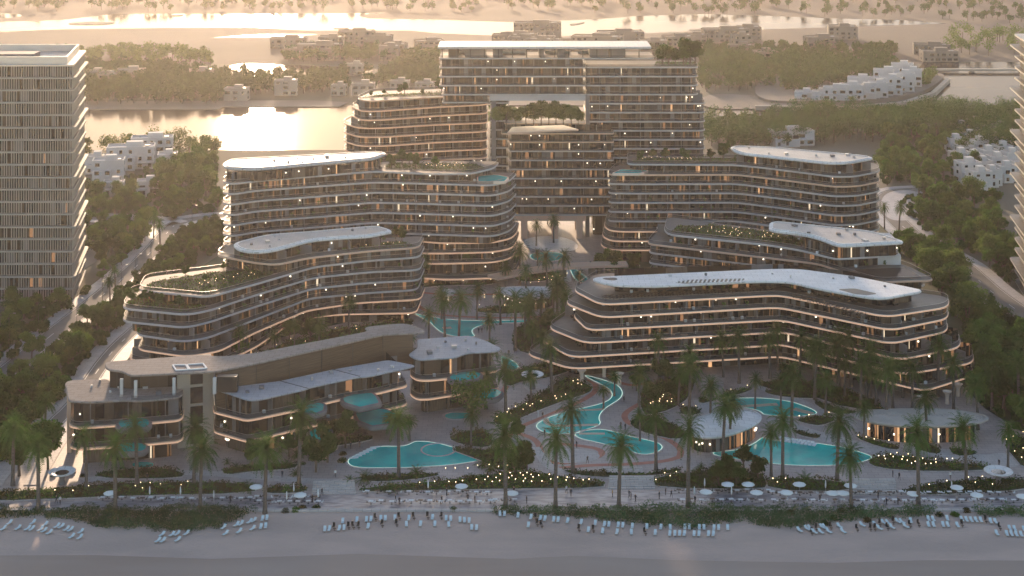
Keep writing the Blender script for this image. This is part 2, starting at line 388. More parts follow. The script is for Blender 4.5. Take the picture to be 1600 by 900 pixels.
# resort plaza (one raised sheet of paving), promenade and its edge
plaza = PP([(-200, 798), (2000, 798), (1900, 700), (1620, 690), (1540, 640), (1500, 600), (1420, 560), (1150, 540), (1000, 500), (930, 470), (960, 400), (960, 340), (770, 340), (770, 400), (640, 440), (560, 500), (300, 560), (100, 680), (-100, 700), (-300, 740)])
sheet('plaza', plaza, .16, M['paving'])
sheet('promenade', PP([(-300, 800), (-300, 790), (60, 786), (200, 782), (330, 779), (520, 774), (700, 769), (800, 767), (1060, 768), (1200, 772), (1400, 776), (1700, 777), (2000, 777), (2000, 800)]), .17, M['promen'])
mb = MB(); mb.bar(P(-300, 799), P(2000, 799), 1.0, M['whitepath'], 0, .5)
tag(mb.build('kerb_wall'), 'long low pale stone edge between promenade and beach', 'kerb')

# ---------------------------------------------------------------- buildings
BAYS = ['glass', 'glass', 'glass2', 'litdim', 'curtain', 'glass', 'wood', 'glass2', 'glass', 'glass', 'litdim', 'glass2', 'glass', 'curtain', 'glass', 'litdim']
def facade(mb, poly, z0, z1, rg, pw=1.5, bays=BAYS, mull=True, lamps=.05, wallp=.07, litp=.03, nofront=False):
    """window wall along a closed line; a face per pane, mullions between them"""
    n = len(poly)
    for i in range(n):
        a = Vector(poly[i]); b = Vector(poly[(i+1) % n]); L = (b-a).length
        if L < .05: continue
        k = max(1, round(L/pw)); d = (b-a)/k; u = d.normalized(); nn = Vector((u.y, -u.x))
        back = nn.y > .35
        if back: k = max(1, k//3); d = (b-a)/k
        for j in range(k):
            p = a+d*j; q = a+d*(j+1); r = rg.random()
            if r < wallp: m = 'wall'
            elif r < wallp+litp: m = rg.choice(('lit', 'litw', 'litlow', 'litlow', 'lit'))
            else: m = rg.choice(bays)
            dk = mnoise.noise(Vector((p.x*.09, p.y*.09, z0*.23)))
            if m[:3] == 'lit' and dk < -.08: m = rg.choice(('glass', 'curtain', 'glass2'))
            elif m == 'glass' and dk > .3 and rg.random() < .25: m = 'litlow'
            if back and m in ('lit',): m = 'glass'
            if m in ('lit', 'litdim', 'litw', 'litlow') and L > .8:
                f0 = rg.uniform(.0, .5); f1 = f0+(rg.uniform(.15, .45) if m != 'litlow' else rg.uniform(.4, .9)); w0 = p+(q-p)*f0; w1 = p+(q-p)*min(1, f1)
                for u0, u1, mm in ((p, w0, 'glass'), (w0, w1, m), (w1, q, 'glass2')):
                    if (u1-u0).length > .02: mb.face([(*u0, z0), (*u1, z0), (*u1, z1), (*u0, z1)], M[mm])
            else: mb.face([(*p, z0), (*q, z0), (*q, z1), (*p, z1)], M[m])
            if mull and not back and L > .8: mb.face([(*(p+nn*.06-u*.05), z0), (*(p+nn*.06+u*.05), z0), (*(p+nn*.06+u*.05), z1), (*(p+nn*.06-u*.05), z1)], M['frame'])
            if not back and rg.random() < lamps:
                c = (p+q)/2+nn*.25; zz = z0+1.7+rg.random()*.4; s_ = .17
                mb.obox(c.x, c.y, math.atan2(u.y, u.x), s_*2, s_*2, zz, zz+.34, M['lampw'])
def balcony_stuff(mb, outer, inner, z, rg, dens=.22):
    n = len(inner)
    for i in range(n):
        a = Vector(inner[i]); b = Vector(inner[(i+1) % n]); L = (b-a).length
        if L < 2: continue
        u = (b-a).normalized(); nn = Vector((u.y, -u.x))
        if nn.y > .5: continue
        t = rg.random()*3
        while t < L-.8:
            p = a+u*t+nn*1.0; r = rg.random()
            if inside(p.x, p.y, outer):
                an = math.atan2(u.y, u.x)
                if r < .4: mb.obox(p.x, p.y, an, 1.5, .7, z, z+.42, M['black']); mb.obox(p.x-nn.x*.3, p.y-nn.y*.3, an, 1.5, .15, z, z+.8, M['brown'])
                elif r < .6: mb.obox(p.x, p.y, an, .7, .7, z, z+.72, M['white'])
                elif r < .85:
                    for _ in range(14):
                        c = Vector((p.x+rg.uniform(-.5, .5), p.y+rg.uniform(-.5, .5), z+rg.uniform(.3, 1.5))); e = Vector((rg.uniform(-1, 1), rg.uniform(-1, 1), rg.uniform(-1, 1))).normalized()*.3; g = e.orthogonal().normalized()*.25
                        mb.face([c-e, c+g, c+e, c-g], M['leafA'])
            t += 1.2/dens*(.5+rg.random())
def fins(mb, inner, outer, z0, z1, rg, step=7.0, wd=.18, m='wall', gap=.5):
    """party walls between neighbouring balconies, from the window wall towards the slab edge"""
    n = len(inner); acc = step*.5
    for i in range(n):
        a = Vector(inner[i]); b = Vector(inner[(i+1) % n]); L = (b-a).length
        if L < .01: continue
        u = (b-a).normalized(); nn = Vector((u.y, -u.x))
        while acc < L:
            p = a+u*acc
            if nn.y < .5:
                e = .4
                while e < 6 and inside(p.x+nn.x*(e+.3), p.y+nn.y*(e+.3), outer): e += .3
                e -= gap
                if e > .5 and e < 5.5: mb.bar(p, p+nn*e, wd, M[m], z0, z1)
            acc += step
        acc -= L
def building(name, label, levels, roof=None, ins=2.6, rad=3, slabm='slab', thick=.62, pw=1.5, seed=1, ledge=(), finstep=8.0, lamps=.035, litp=.03, wallp=.07, bays=BAYS, ground=None, rail=True, furn=.2, cat='building', skip_facade=()):
    """levels: list of (h, outline, opts) from the bottom; roof: (h, outline, thickness, material, membrane)"""
    rg = random.Random(seed); root = thing(name, label, cat)
    c0 = levels[0][1]; cx = sum(p[0] for p in c0)/len(c0); cy = sum(p[1] for p in c0)/len(c0)
    root.location = (cx, cy, 0)
    def fin(mb, nm, parent=root):
        o = mb.build(nm); o.parent = parent
        if parent is root: o.location = (-cx, -cy, 0)
        return o
    L = [(h, ccw(p), (o[0] if o else {})) for h, p, *o in levels]
    tops = L[1:]+([(roof[0], ccw(roof[1]), {})] if roof else [])
    # ground storey
    if ground is not None:
        mb = MB(); g = rounded(inset(L[0][1], ground), rad*.6); facade(mb, g, .1, L[0][0]-thick, rg, pw*1.6, litp=.12, lamps=.04); fin(mb, 'ground_storey')
    for i, (h, p, o) in enumerate(L):
        r = o.get('rad', rad); pr = rounded(p, r); sm = o.get('m', slabm); th = o.get('thick', thick)
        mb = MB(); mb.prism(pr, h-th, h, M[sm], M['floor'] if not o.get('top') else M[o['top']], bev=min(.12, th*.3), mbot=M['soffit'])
        so = fin(mb, 'floor_slab')
        if i in ledge or o.get('led'):
            mb = MB(); q = inset(pr, -.015); mb.grid([[(x, y, h-th+.13) for x, y in q], [(x, y, h-th+.44) for x, y in q]], M['led'], smooth=False)  # glowing band stands in for light falling on the fascia
            lo = mb.build('fascia_glow'); lo.parent = so
        if i < len(tops) and not o.get('nofacade'):
            hn, pn, on = tops[i]; zt = hn-(on.get('thick', thick) if i < len(L)-1 else roof[2])
            core = o.get('core') or inset(pn, o.get('ins', ins))
            core = rounded(ccw(core), max(.8, r-1.5), 3)
            mb = MB(); facade(mb, core, h, zt, rg, o.get('pw', pw), bays=o.get('bays', bays), lamps=lamps, litp=o.get('litp', litp), wallp=wallp)
            if finstep: fins(mb, core, pr, h, zt, rg, finstep)
            if furn: balcony_stuff(mb, pr, core, h, rg, furn)
            fin(mb, 'window_band')
        if rail and not o.get('norail'):
            mb = MB(); q = rounded(inset(p, .3), r)
            rows = [[(x, y, h) for x, y in q], [(x, y, h+1.1) for x, y in q]]; mb.grid(rows, M['rail'], smooth=False)
            for a in range(len(q)):
                b = (a+1) % len(q)
                if (Vector(q[a])-Vector(q[b])).length > .3: mb.bar(q[a], q[b], .06, M['metal'], h+1.1, h+1.15)
            fin(mb, 'balustrade')
    if roof:
        h, p, th, m1, m2 = roof; pr = rounded(ccw(p), rad)
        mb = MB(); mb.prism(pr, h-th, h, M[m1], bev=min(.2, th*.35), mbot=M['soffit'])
        if m2:
            q = inset(pr, 1.3); q2 = inset(pr, .9)
            mb.grid([[(x, y, h) for x, y in q2], [(x, y, h+.25) for x, y in q2], [(x, y, h+.25) for x, y in q], [(x, y, h+.02) for x, y in q]], M[m1], smooth=False)
            mb.face([(x, y, h+.03) for x, y in q], M[m2])
        fin(mb, 'roof'); ib = inset(pr, 2.2)
        for X_, Y_ in scatter(ib, 7, 4, rg):
            mb = MB(); sz = rg.choice((.5, .8, 1.3)); mb.obox(X_, Y_, rg.uniform(0, .5), sz, sz*rg.uniform(.8, 1.6), h, h+rg.uniform(.35, .8), M[rg.choice(('metal', 'wall', 'roofw'))]); fin(mb, 'roof_vent')
    return root, (lambda mb, nm: fin(mb, nm))
def back(front, dx, dy):
    """close a visible front line (left to right) with a copy pushed back"""
    return list(front)+[(x+dx, y+dy) for x, y in front[::-1]]
# ---- front right hotel with the bright white roof
def hotel():
    dat = [(4.2, [(821, 552), (892, 575), (1200, 557), (1222, 556), (1445, 610), (1519, 586)]),
           (7.8, [(845, 530), (892, 557), (1200, 539), (1221, 537), (1412, 584), (1521, 566)]),
           (11.4, [(855, 511), (915, 535), (1200, 519), (1220, 517), (1407, 561), (1500, 542)]),
           (15.0, [(894, 491), (918, 515), (1200, 500), (1221, 499), (1392, 536), (1480, 517)]),
           (18.6, [(881, 472), (940, 495), (1200, 480), (1221, 480), (1392, 515), (1481, 497)]),
           (22.2, [(894, 452), (939, 475), (1200, 461), (1222, 461), (1385, 494), (1482, 479)])]
    lv = []
    for h, f in dat:
        p = PP(f, h); b = [(p[5][0]+3, p[5][1]+10), (p[4][0]+8, p[4][1]+28), (p[3][0]+2, p[3][1]+26), (p[2][0], p[2][1]+25), (p[0][0]+8, p[0][1]+18)]
        c = [(p[0][0]+10, p[0][1]+3), (p[1][0]+5, p[1][1]+4), (p[2][0], p[2][1]+3.6), (p[3][0], p[3][1]+3.6), (p[4][0]-1, p[4][1]+4.5), (p[5][0]-7, p[5][1]+1)]+[(x-.5, y-3) for x, y in b]
        lv.append((h, p+b, dict(core=c, led=True)))
    rf = PP([(922, 436), (955, 445), (1017, 447), (1180, 439), (1215, 439), (1240, 441), (1267, 448), (1320, 458), (1375, 467), (1446, 454), (1425, 449), (1340, 432), (1245, 419.5), (1200, 420), (1090, 425), (935, 432)], 26)
    lv[-1][2]['core'] = [(x, y) for x, y in inset(ccw(PP([(960, 452), (1200, 444), (1225, 444), (1375, 474), (1430, 466), (1330, 436), (1220, 424), (960, 432)], 23)), 0)]
    lv[-1][2]['pw'] = 2.2
    root, fin = building('hotel', 'low curved hotel with bright white roof and six cream balcony decks', lv, (26, rf, .7, 'roofb', None), slabm='slabp', thick=.6, rad=4, seed=3, ground=6, lamps=.07, litp=.06, furn=.45)
    # dark openings in the roof, framed upstand and louvres
    for q, lou in (([(940, 434.5), (962, 433.5), (966, 437), (958, 438.5), (945, 437)], 0), ([(1052, 441), (1080, 437), (1165, 435), (1160, 439), (1140, 440), (1070, 443.5)], 1), ([(1308, 452), (1335, 450.5), (1372, 459), (1355, 461.5), (1335, 459.5)], 0)):
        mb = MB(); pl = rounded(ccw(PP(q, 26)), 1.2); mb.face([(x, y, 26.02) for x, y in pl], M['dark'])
        if lou:
            for k in range(16):
                x0 = P(1056+k*6.6, 440, 26)[0]
                ys = [y for x, y in pl]; ym = [y for x, y in pl if abs(x-x0) < 4] or ys
                mb.bar((x0, min(ys)+.6), (x0+1.2, max(ys)-.4), .45, M['roofb'], 26.0, 26.25)
        fin(mb, 'roof_opening')
    # columns below the first deck
    for x, y in ((909, 598), (968, 603), (944, 590), (1030, 588), (1440, 640), (1497, 620), (1480, 632)):
        X, Y = P(x, y); mb = MB(); mb.lathe(X, Y, [(.55, .1), (.5, 2.2), (.7, 3.0), (1.3, 3.62)], M['slabp'], 12); fin(mb, 'column')
hotel()
# ---- left front stepped block
def block_d():
    dat = [(3.8, [(200, 560), (290, 577), (342, 568), (400, 541), (465, 497), (530, 490), (650, 488)]),
           (7.4, [(214, 545), (290, 556), (342, 548), (400, 518), (480, 484), (560, 472), (657, 467)]),
           (11.0, [(212, 522), (287, 533), (325, 527), (400, 498), (485, 465), (570, 457), (652, 452)]),
           (14.6, [(190, 501), (290, 511), (325, 503), (400, 478), (488, 450), (575, 441), (656, 437)]),
           (18.2, [(190, 481), (292, 491), (328, 484), (400, 460), (490, 433), (578, 424), (656, 421)])]
    lv = []
    for k, (h, f) in enumerate(dat):
        p = PP(f, h); lv.append((h, p+[(p[-1][0]+1, p[-1][1]+16), (p[-3][0]-2, p[-3][1]+20), (p[3][0]-14, p[3][1]+22), (p[0][0]-2, p[0][1]+20)], dict(m='slabw' if k < 2 else 'slab', led=k < 2)))
    f = [(215, 453), (325, 463.5), (400, 443), (492, 416), (580, 406), (656, 401)]; p = PP(f, 21.8)
    lv.append((21.8, p+[(p[-1][0]+1, p[-1][1]+16), (p[3][0]-2, p[3][1]+20), (p[0][0]+18, p[0][1]+24), (p[0][0]-1, p[0][1]+14)], {}))
    f = [(336, 398), (400, 410), (432, 413), (482, 402), (545, 395), (580, 391), (655, 386)]; p = PP(f, 25.4)
    p7 = p+[(p[-1][0]+1, p[-1][1]+15), (p[3][0]-3, p[3][1]+20), (p[0][0]+2, p[0][1]+14)]
    lv.append((25.4, p7, dict(core=inset(ccw(PP([(362, 388), (400, 400), (450, 392), (485, 383), (575, 377), (600, 372), (598, 362), (585, 360), (500, 366), (420, 372)], 27.5)), .8), m='slabw')))
    rf = PP([(362, 380), (372, 390), (400, 394), (425, 391), (450, 385), (485, 375), (530, 371), (575, 369), (600, 364), (616, 361), (597, 354), (585, 352.5), (500, 360), (420, 366), (400, 370)], 29.4)
    building('apartment_block', 'stepped apartment block on the left with pale roof and planted lower terraces', lv, (29.4, rf, .8, 'roofb', 'roofd'), thick=.62, rad=3.5, seed=5, ground=3, litp=.06, furn=.3)
block_d()
# ---- left wing (behind)
def block_c():
    def out(h, bot=0):
        e = 0
        f = {0: [(345, None)]}
        return None
    lv = []
    base = PP([(345, 300), (362, 303), (400, 297), (585, 284), (700, 287), (770, 289), (796, 282)], 35.8)
    bk = [(base[-1][0]+3, base[-1][1]+14), (base[3][0]+6, base[3][1]+19), (base[0][0]+3, base[0][1]+19)]
    low = lambda h, e: PP([(575, 0)], h)
    front_low = {3.4: [(560, 436), (640, 432), (700, 436), (780, 433), (806, 424), (812, 412)], 7.8: [(560, 410), (690, 411), (770, 409), (798, 403), (806, 392)],
                 11.3: [(560, 394), (685, 395), (770, 393), (800, 387), (808, 376)], 14.8: [(560, 376), (640, 374), (690, 379), (770, 378), (800, 371), (808, 362)]}
    for k, h in enumerate((3.4, 7.8, 11.3, 14.8, 18.3, 21.8, 25.3, 28.8, 32.3, 35.8)):
        if h in front_low:
            q = PP(front_low[h], h); p = base[:3]+[(q[0][0]-8, max(q[0][1], base[3][1]-1))]+q+[(q[-1][0]+1, q[-1][1]+16)]+bk[1:]
            lv.append((h, p, dict(m='slabw', led=True, ins=3.2)))
        else: lv.append((h, base+bk, {}))
    t = PP([(345, 283), (362, 287), (400, 282), (585, 267), (670, 271), (735, 271), (772, 262)], 39.3)
    t = t+[(t[-1][0]+2, t[-1][1]+12), (t[3][0]+6, t[3][1]+18), (t[0][0]+3, t[0][1]+18)]
    lv.append((39.3, t, dict(core=inset(ccw(PP([(352, 275), (400, 276), (585, 259), (598, 252), (590, 244), (482, 250), (352, 258)], 41)), .5))))
    rf = PP([(346, 256), (352, 262), (400, 264), (585, 247.5), (607, 239), (590, 236), (482, 242), (360, 248)], 43.2)
    root, fin = building('apartment_block', 'long apartment wing at left whose roof edge catches the sun, garden on its right roof', lv, (43.2, rf, .8, 'roofw', 'roofd'), rad=3.5, seed=8, ground=4, litp=.06, furn=.2)
    mb = MB(); pl = rounded(ccw(PP([(745, 284), (790, 284), (796, 277), (775, 273), (745, 275)], 36.6)), 1.5); mb.prism(pl, 35.8, 36.7, M['slabp'])
    mb.face([(x, y, 36.73) for x, y in inset(pl, .5)], M['pool']); fin(mb, 'terrace_pool')
block_c()
# ---- mid left block with bronze edges
def block_b2():
    lv = []
    for k in range(13):
        h = 4.6+k*3.57
        s1 = 4.06
        f = [(534, 178), (560, 186), (600, 186), (680, 181), (762, 178)] if k < 11 else [(548, 180), (566, 188), (600, 187), (680, 181), (762, 177)]
        p = PP(f, 43.8); lv.append((h, p+[(p[-1][0], p[-1][1]+22), (p[0][0]+5, p[0][1]+22)], dict(m='slabw' if k > 4 else 'slab', led=k > 4)))
    p = PP([(556, 154), (575, 158), (640, 154), (700, 151), (792, 148)], 51.2); p = p+[(p[-1][0], p[-1][1]+22), (p[0][0]+5, p[0][1]+20)]
    lv.append((51.2, p, dict(m='slabw', nofacade=True)))
    building('apartment_block', 'apartment block with bronze curved edges left of the tall tower', lv, None, rad=4, seed=11, litp=.07, furn=0, ins=2.2, thick=.5, ground=2)
block_b2()
# ---- tall back tower with bridge
def tower():
    lev = [9.8+3.53*k for k in range(18)]
    Y0 = 625
    def X(px): return (px-800)/4.0
    lv = []
    for k, h in enumerate(lev[:17]):
        x1 = X(1103) if k < 13 else X(1092)
        lv.append((h, [(X(915), Y0), (x1-2, Y0), (x1, Y0+2), (x1, Y0+20), (X(915), Y0+20)], {}))
    root, fin = building('tower', 'tallest apartment tower at the back, grey slabs, plants on its upper right roof', lv, None, ins=2.0, rad=1.5, seed=21, thick=.5, finstep=8.0, litp=.08, furn=0, ground=3, pw=1.7)
    rg = random.Random(4)
    # last storey of the right part sits under the roof terrace
    def storey(px0, px1, h, hn, name='window_band', yo=0, depth=20, rs=True, slabm='slab', ins=2.0, over=0):
        mb = MB(); p = rounded([(X(px0), Y0+yo), (X(px1), Y0+yo), (X(px1), Y0+yo+depth), (X(px0), Y0+yo+depth)], 1.0, 2)
        mb.prism(p, h-.5, h, M[slabm], M['floor'], bev=.1, mbot=M['soffit']); fin(mb, 'floor_slab')
        if hn:
            mb = MB(); c = [(X(px0)+1, Y0+yo+ins), (X(px1)-1, Y0+yo+ins), (X(px1)-1, Y0+yo+depth-1), (X(px0)+1, Y0+yo+depth-1)]
            facade(mb, c, h, hn-.5, rg, 1.7, litp=.08); fins(mb, c, p, h, hn-.5, rg, 8.0); fin(mb, name)
        if rs:
            mb = MB(); q = inset(ccw(p), .25); mb.grid([[(x, y, h) for x, y in q], [(x, y, h+1.1) for x, y in q]], M['rail'], smooth=False); fin(mb, 'balustrade')
    # bridge storeys over the opening
    for k in (13, 14, 15, 16):
        storey(686 if k > 13 else 690, 915, lev[k], lev[k+1])
    mb = MB(); mb.prism([(X(765), Y0+.6), (X(915), Y0+.6), (X(915), Y0+19), (X(765), Y0+19)], lev[13]-2.6, lev[13]-.5, M['slab'], mbot=M['soffit']); fin(mb, 'bridge_beam')
    storey(690, 765, lev[12], lev[13], yo=3, depth=14)
    storey(686, 1022, lev[17], None)
    # top pavilion: solid rooms and open bays between columns
    mb = MB()
    for a, b in ((700, 716), (726, 758), (770, 785), (842, 850), (871, 883), (922, 950), (953, 978)): mb.box(X(a), X(b), Y0+3, Y0+15, lev[17], 73.4, M['wood' if a in (700,) else 'wall'])
    for a in range(690, 1012, 22): mb.box(X(a), X(a)+.4, Y0+1, Y0+1.4, lev[17], 73.4, M['frame'])
    for a in (712, 783, 853, 905): mb.box(X(a), X(a)+10, Y0+14, Y0+14.3, lev[17], lev[17]+1.1, M['white'])
    fin(mb, 'pavilion_rooms')
    mb = MB(); mb.prism(rounded([(X(684), Y0-.5), (X(1018), Y0-.5), (X(1018), Y0+19), (X(684), Y0+19)], 1), 73.4, 74.3, M['roofw'], bev=.2, mbot=M['soffit']); fin(mb, 'roof')
    # left core, glazed shaft, and the low block between
    for k in range(13): storey(765, 795, lev[k], lev[k+1], yo=2, depth=17)
    mb = MB(); mb.box(X(768), X(775), Y0+1.2, Y0+6, 0, lev[13]-2.7, M['wall']); fin(mb, 'pilaster'); mb = MB(); mb.box(X(915), X(921), Y0-.6, Y0+3, 0, lev[13]-.6, M['wall']); fin(mb, 'pilaster')
    for k in range(0, 9): storey(795, 958, lev[k], lev[k+1], yo=-5, depth=22, slabm='slab' if k < 8 else 'slabw')
    storey(783, 958, lev[9]+.1, lev[10]-.2, yo=-7, depth=22, slabm='slabw', ins=4)
    storey(788, 915, lev[10]-.2, None, yo=-3, depth=18, slabm='slabw')
    mb = MB(); mb.prism(rounded(PP([(792, 205), (800, 196), (880, 193), (905, 200)], 46.5), .8), 45.4, 46.0, M['slabw'], bev=.15); fin(mb, 'low_roof')
    mb = MB(); mb.box(X(795), X(915), Y0-4.5, Y0+16, 7.2, 9.25, M['slabw']); fin(mb, 'transfer_beam')
    for a in (814, 862, 900):
        mb = MB(); mb.box(X(a), X(a+10), Y0-4, Y0-1, 0, 7.2, M['slabw']); fin(mb, 'column')
        mb = MB(); mb.box(X(a), X(a+10), Y0+11, Y0+14, 0, 7.2, M['slabw']); fin(mb, 'column')
tower()
# ---- right rear wing
def block_f():
    lv = []
    base = PP([(948, 272), (1000, 272.5), (1150, 272), (1220, 280), (1305, 291), (1340, 290), (1376, 283)], 32.5)
    bk = [(base[-1][0]+2, base[-1][1]+16), (base[3][0]-4, base[3][1]+20), (base[0][0]+5, base[0][1]+18)]
    fl = {5.3: [(938, 381), (946, 387), (960, 390), (1060, 390), (1120, 392)], 8.7: [(940, 366), (948, 373), (962, 376), (1060, 376), (1120, 378)], 12.1: [(943, 351), (950, 358), (965, 361), (1060, 361), (1120, 363)]}
    for h in (5.3, 8.7, 12.1, 15.5, 18.9, 22.3, 25.7, 29.1, 32.5):
        if h in fl:
            q = PP(fl[h], h); p = [q[0]]+q[1:]+base[3:]+[bk[0], bk[1], (q[0][0]+3, q[0][1]+22)]
            lv.append((h, p, dict(m='slabw', led=True)))
        else: lv.append((h, base+bk, dict(m='slabw') if h == 32.5 else {}))
    t = PP([(980, 256), (1150, 257), (1200, 262), (1305, 275.5), (1335, 275), (1376, 267)], 35.9)
    t = t+[(t[-1][0]+2, t[-1][1]+15), (t[2][0]-2, t[2][1]+19), (t[0][0]+1, t[0][1]+17)]
    lv.append((35.9, t, dict(core=inset(ccw(PP([(1152, 246), (1200, 253), (1297, 264), (1325, 264), (1356, 258), (1340, 248), (1200, 237), (1152, 238)], 37.5)), .4))))
    rf = PP([(1140, 230), (1145, 235), (1158, 240), (1200, 244.5), (1295, 255), (1325, 254.5), (1367, 247), (1355, 243), (1200, 229), (1148, 227.5)], 40)
    root, fin = building('apartment_block', 'apartment wing at right rear with long pale roof and lit roof garden', lv, (40, rf, .7, 'roofb', 'roofd'), rad=3.5, seed=31, ground=3, litp=.06, furn=.2)
    mb = MB(); pl = rounded(ccw(PP([(955, 271), (1000, 271), (1015, 266), (970, 264)], 33.3)), 1.5); mb.prism(pl, 32.5, 33.3, M['slabp']); mb.face([(x, y, 33.33) for x, y in inset(pl, .5)], M['pool']); fin(mb, 'terrace_pool')
block_f()
# ---- right middle block
def block_g():
    lv = []
    dd = [(5.4, 50), (8.8, 33), (12.2, 16), (15.6, 0), (19.0, -16)]
    base = [(1012, 410), (1125, 423), (1200, 432), (1300, 446), (1380, 470), (1450, 462)]
    b0 = PP(base, 15.6); bk = [(b0[-1][0]-6, b0[-1][1]+18), (b0[3][0]+2, b0[3][1]+26), (b0[2][0], b0[2][1]+22), (b0[0][0]+6, b0[0][1]+20)]
    for h in (5.4, 8.8, 12.2, 15.6, 19.0): lv.append((h, b0+bk, {}))
    p = PP([(1010, 380), (1200, 402), (1277, 411), (1320, 425), (1372, 440), (1462, 437)], 22.4)
    p22 = p+[(p[-1][0]-4, p[-1][1]+16), (p[3][0]+6, p[3][1]+30), (p[1][0], p[1][1]+22), (p[0][0]+6, p[0][1]+20)]
    lv.append((22.4, p22, dict(m='slabw')))
    p = PP([(1037, 358), (1045, 366), (1200, 382), (1250, 390), (1305, 404), (1325, 403)], 25.8)
    c2 = PP([(1330, 400), (1407, 398), (1400, 388)], 25.8)
    p25 = p+[c2[1], c2[2], (p[4][0]+4, p[4][1]+24), (p[2][0], p[2][1]+22), (p[0][0]+3, p[0][1]+18)]
    lv.append((25.8, p25, dict(core=inset(ccw(PP([(1256, 379), (1275, 384), (1305, 394), (1322, 393), (1405, 389), (1370, 372), (1340, 366), (1250, 362)], 27.8)), .3), wallp=.3)))
    rf = PP([(1202, 347), (1201, 359), (1250, 365), (1275, 370.5), (1305, 382), (1320, 383.5), (1417, 378), (1375, 364), (1357, 360), (1215, 345.5)], 29.9)
    root, fin = building('apartment_block', 'right middle block with bent pale roof, lit garden terrace and rooftop pool', lv, (29.9, rf, .8, 'roofb', 'roofd'), rad=3, seed=41, ground=2, litp=.07, furn=.25)
    mb = MB(); a = P(1322, 414, 22.4); b = P(1405, 411, 22.4); mb.box(a[0], b[0], a[1]+.2, a[1]+9, 22.4, 25.4, M['wallw']); a = P(1352, 391, 25.8); mb.box(a[0], b[0]-.3, a[1]-.2, a[1]+9, 25.8, 29.1, M['wallw']); fin(mb, 'end_wall')
    mb = MB(); pl = ccw(PP([(1335, 421), (1415, 418), (1440, 433), (1385, 436), (1350, 432)], 22.6)); mb.face([(x, y, 22.62) for x, y in pl], M['lake']); fin(mb, 'rooftop_pool')
block_g()
# ---- the two flanking towers
def side_tower(name, label, x0, y0, x1, depth, skew, top, storey, seed, spikes=False):
    root = thing(name, label, 'tower'); a = (x0, y0); b = (x1, y0)
    bk = [(x1-skew, y0+depth), (x0-skew, y0+depth)]; rg = random.Random(seed)
    n = int(top/storey); p = [a, b]+bk if x1 > x0 else [b, a]+bk[::-1]
    root.location = (x0, y0, 0)
    for k in range(n+1):
        h = k*storey; big = k % 4 == 2; e = (-3.4 if spikes else -1.6) if big else (-2.0 if spikes else -.9)
        mb = MB(); q = rounded(inset(ccw(p), e), 1.5, 3); mb.prism(q, h-.3, h+.25, M['slabp' if k == n and not spikes else 'screen'], M['roofd'] if k == n else M['floor'], mbot=M['soffit']); o = mb.build('floor_slab'); o.parent = root; o.location = (-x0, -y0, 0)
        if k < n:
            mb = MB(); c = inset(ccw(p), .8); facade(mb, c, h+.25, h+storey-.3, rg, 1.5, bays=['glass', 'glass2', 'glass', 'wood'], litp=.0, lamps=.0, wallp=.1)
            # vertical screen fins along the front
            for i in range(4):
                u0 = Vector(ccw(p)[i]); u1 = Vector(ccw(p)[(i+1) % 4]); L = (u1-u0).length; d = (u1-u0).normalized(); nn = Vector((d.y, -d.x))
                if nn.y > .3: continue
                m_ = int(L/.8)
                for j in range(m_):
                    if rg.random() < .9:
                        c_ = u0+d*(j+.5)*L/m_+nn*.2; mb.bar(c_-d*.12, c_+d*.12, .25, M['screen'], h+.25, h+storey-.3)
            o = mb.build('window_band'); o.parent = root; o.location = (-x0, -y0, 0)
    mb = MB(); q = inset(ccw(p), 1.5); q2 = inset(ccw(p), 2.1); H_ = n*storey+.25
    mb.grid([[(x, y, H_) for x, y in q], [(x, y, H_+2.4) for x, y in q], [(x, y, H_+2.4) for x, y in q2], [(x, y, H_) for x, y in q2]], M['slabp'], smooth=False)
    mb.obox(sum(v[0] for v in q)/4, sum(v[1] for v in q)/4, 0, 14, 8, H_, H_+1.6, M['wall'])
    o = mb.build('roof_parapet'); o.parent = root; o.location = (-x0, -y0, 0)
    return root
side_tower('tower', 'hazy slab tower standing at the left edge of the picture', -190, 536, -147.6, 38, 6, 79, 4.15, 51)
side_tower('tower', 'dark stepped tower cut off by the right edge of the picture', 172, 520, 218, 40, -6, 89, 3.75, 52, True)
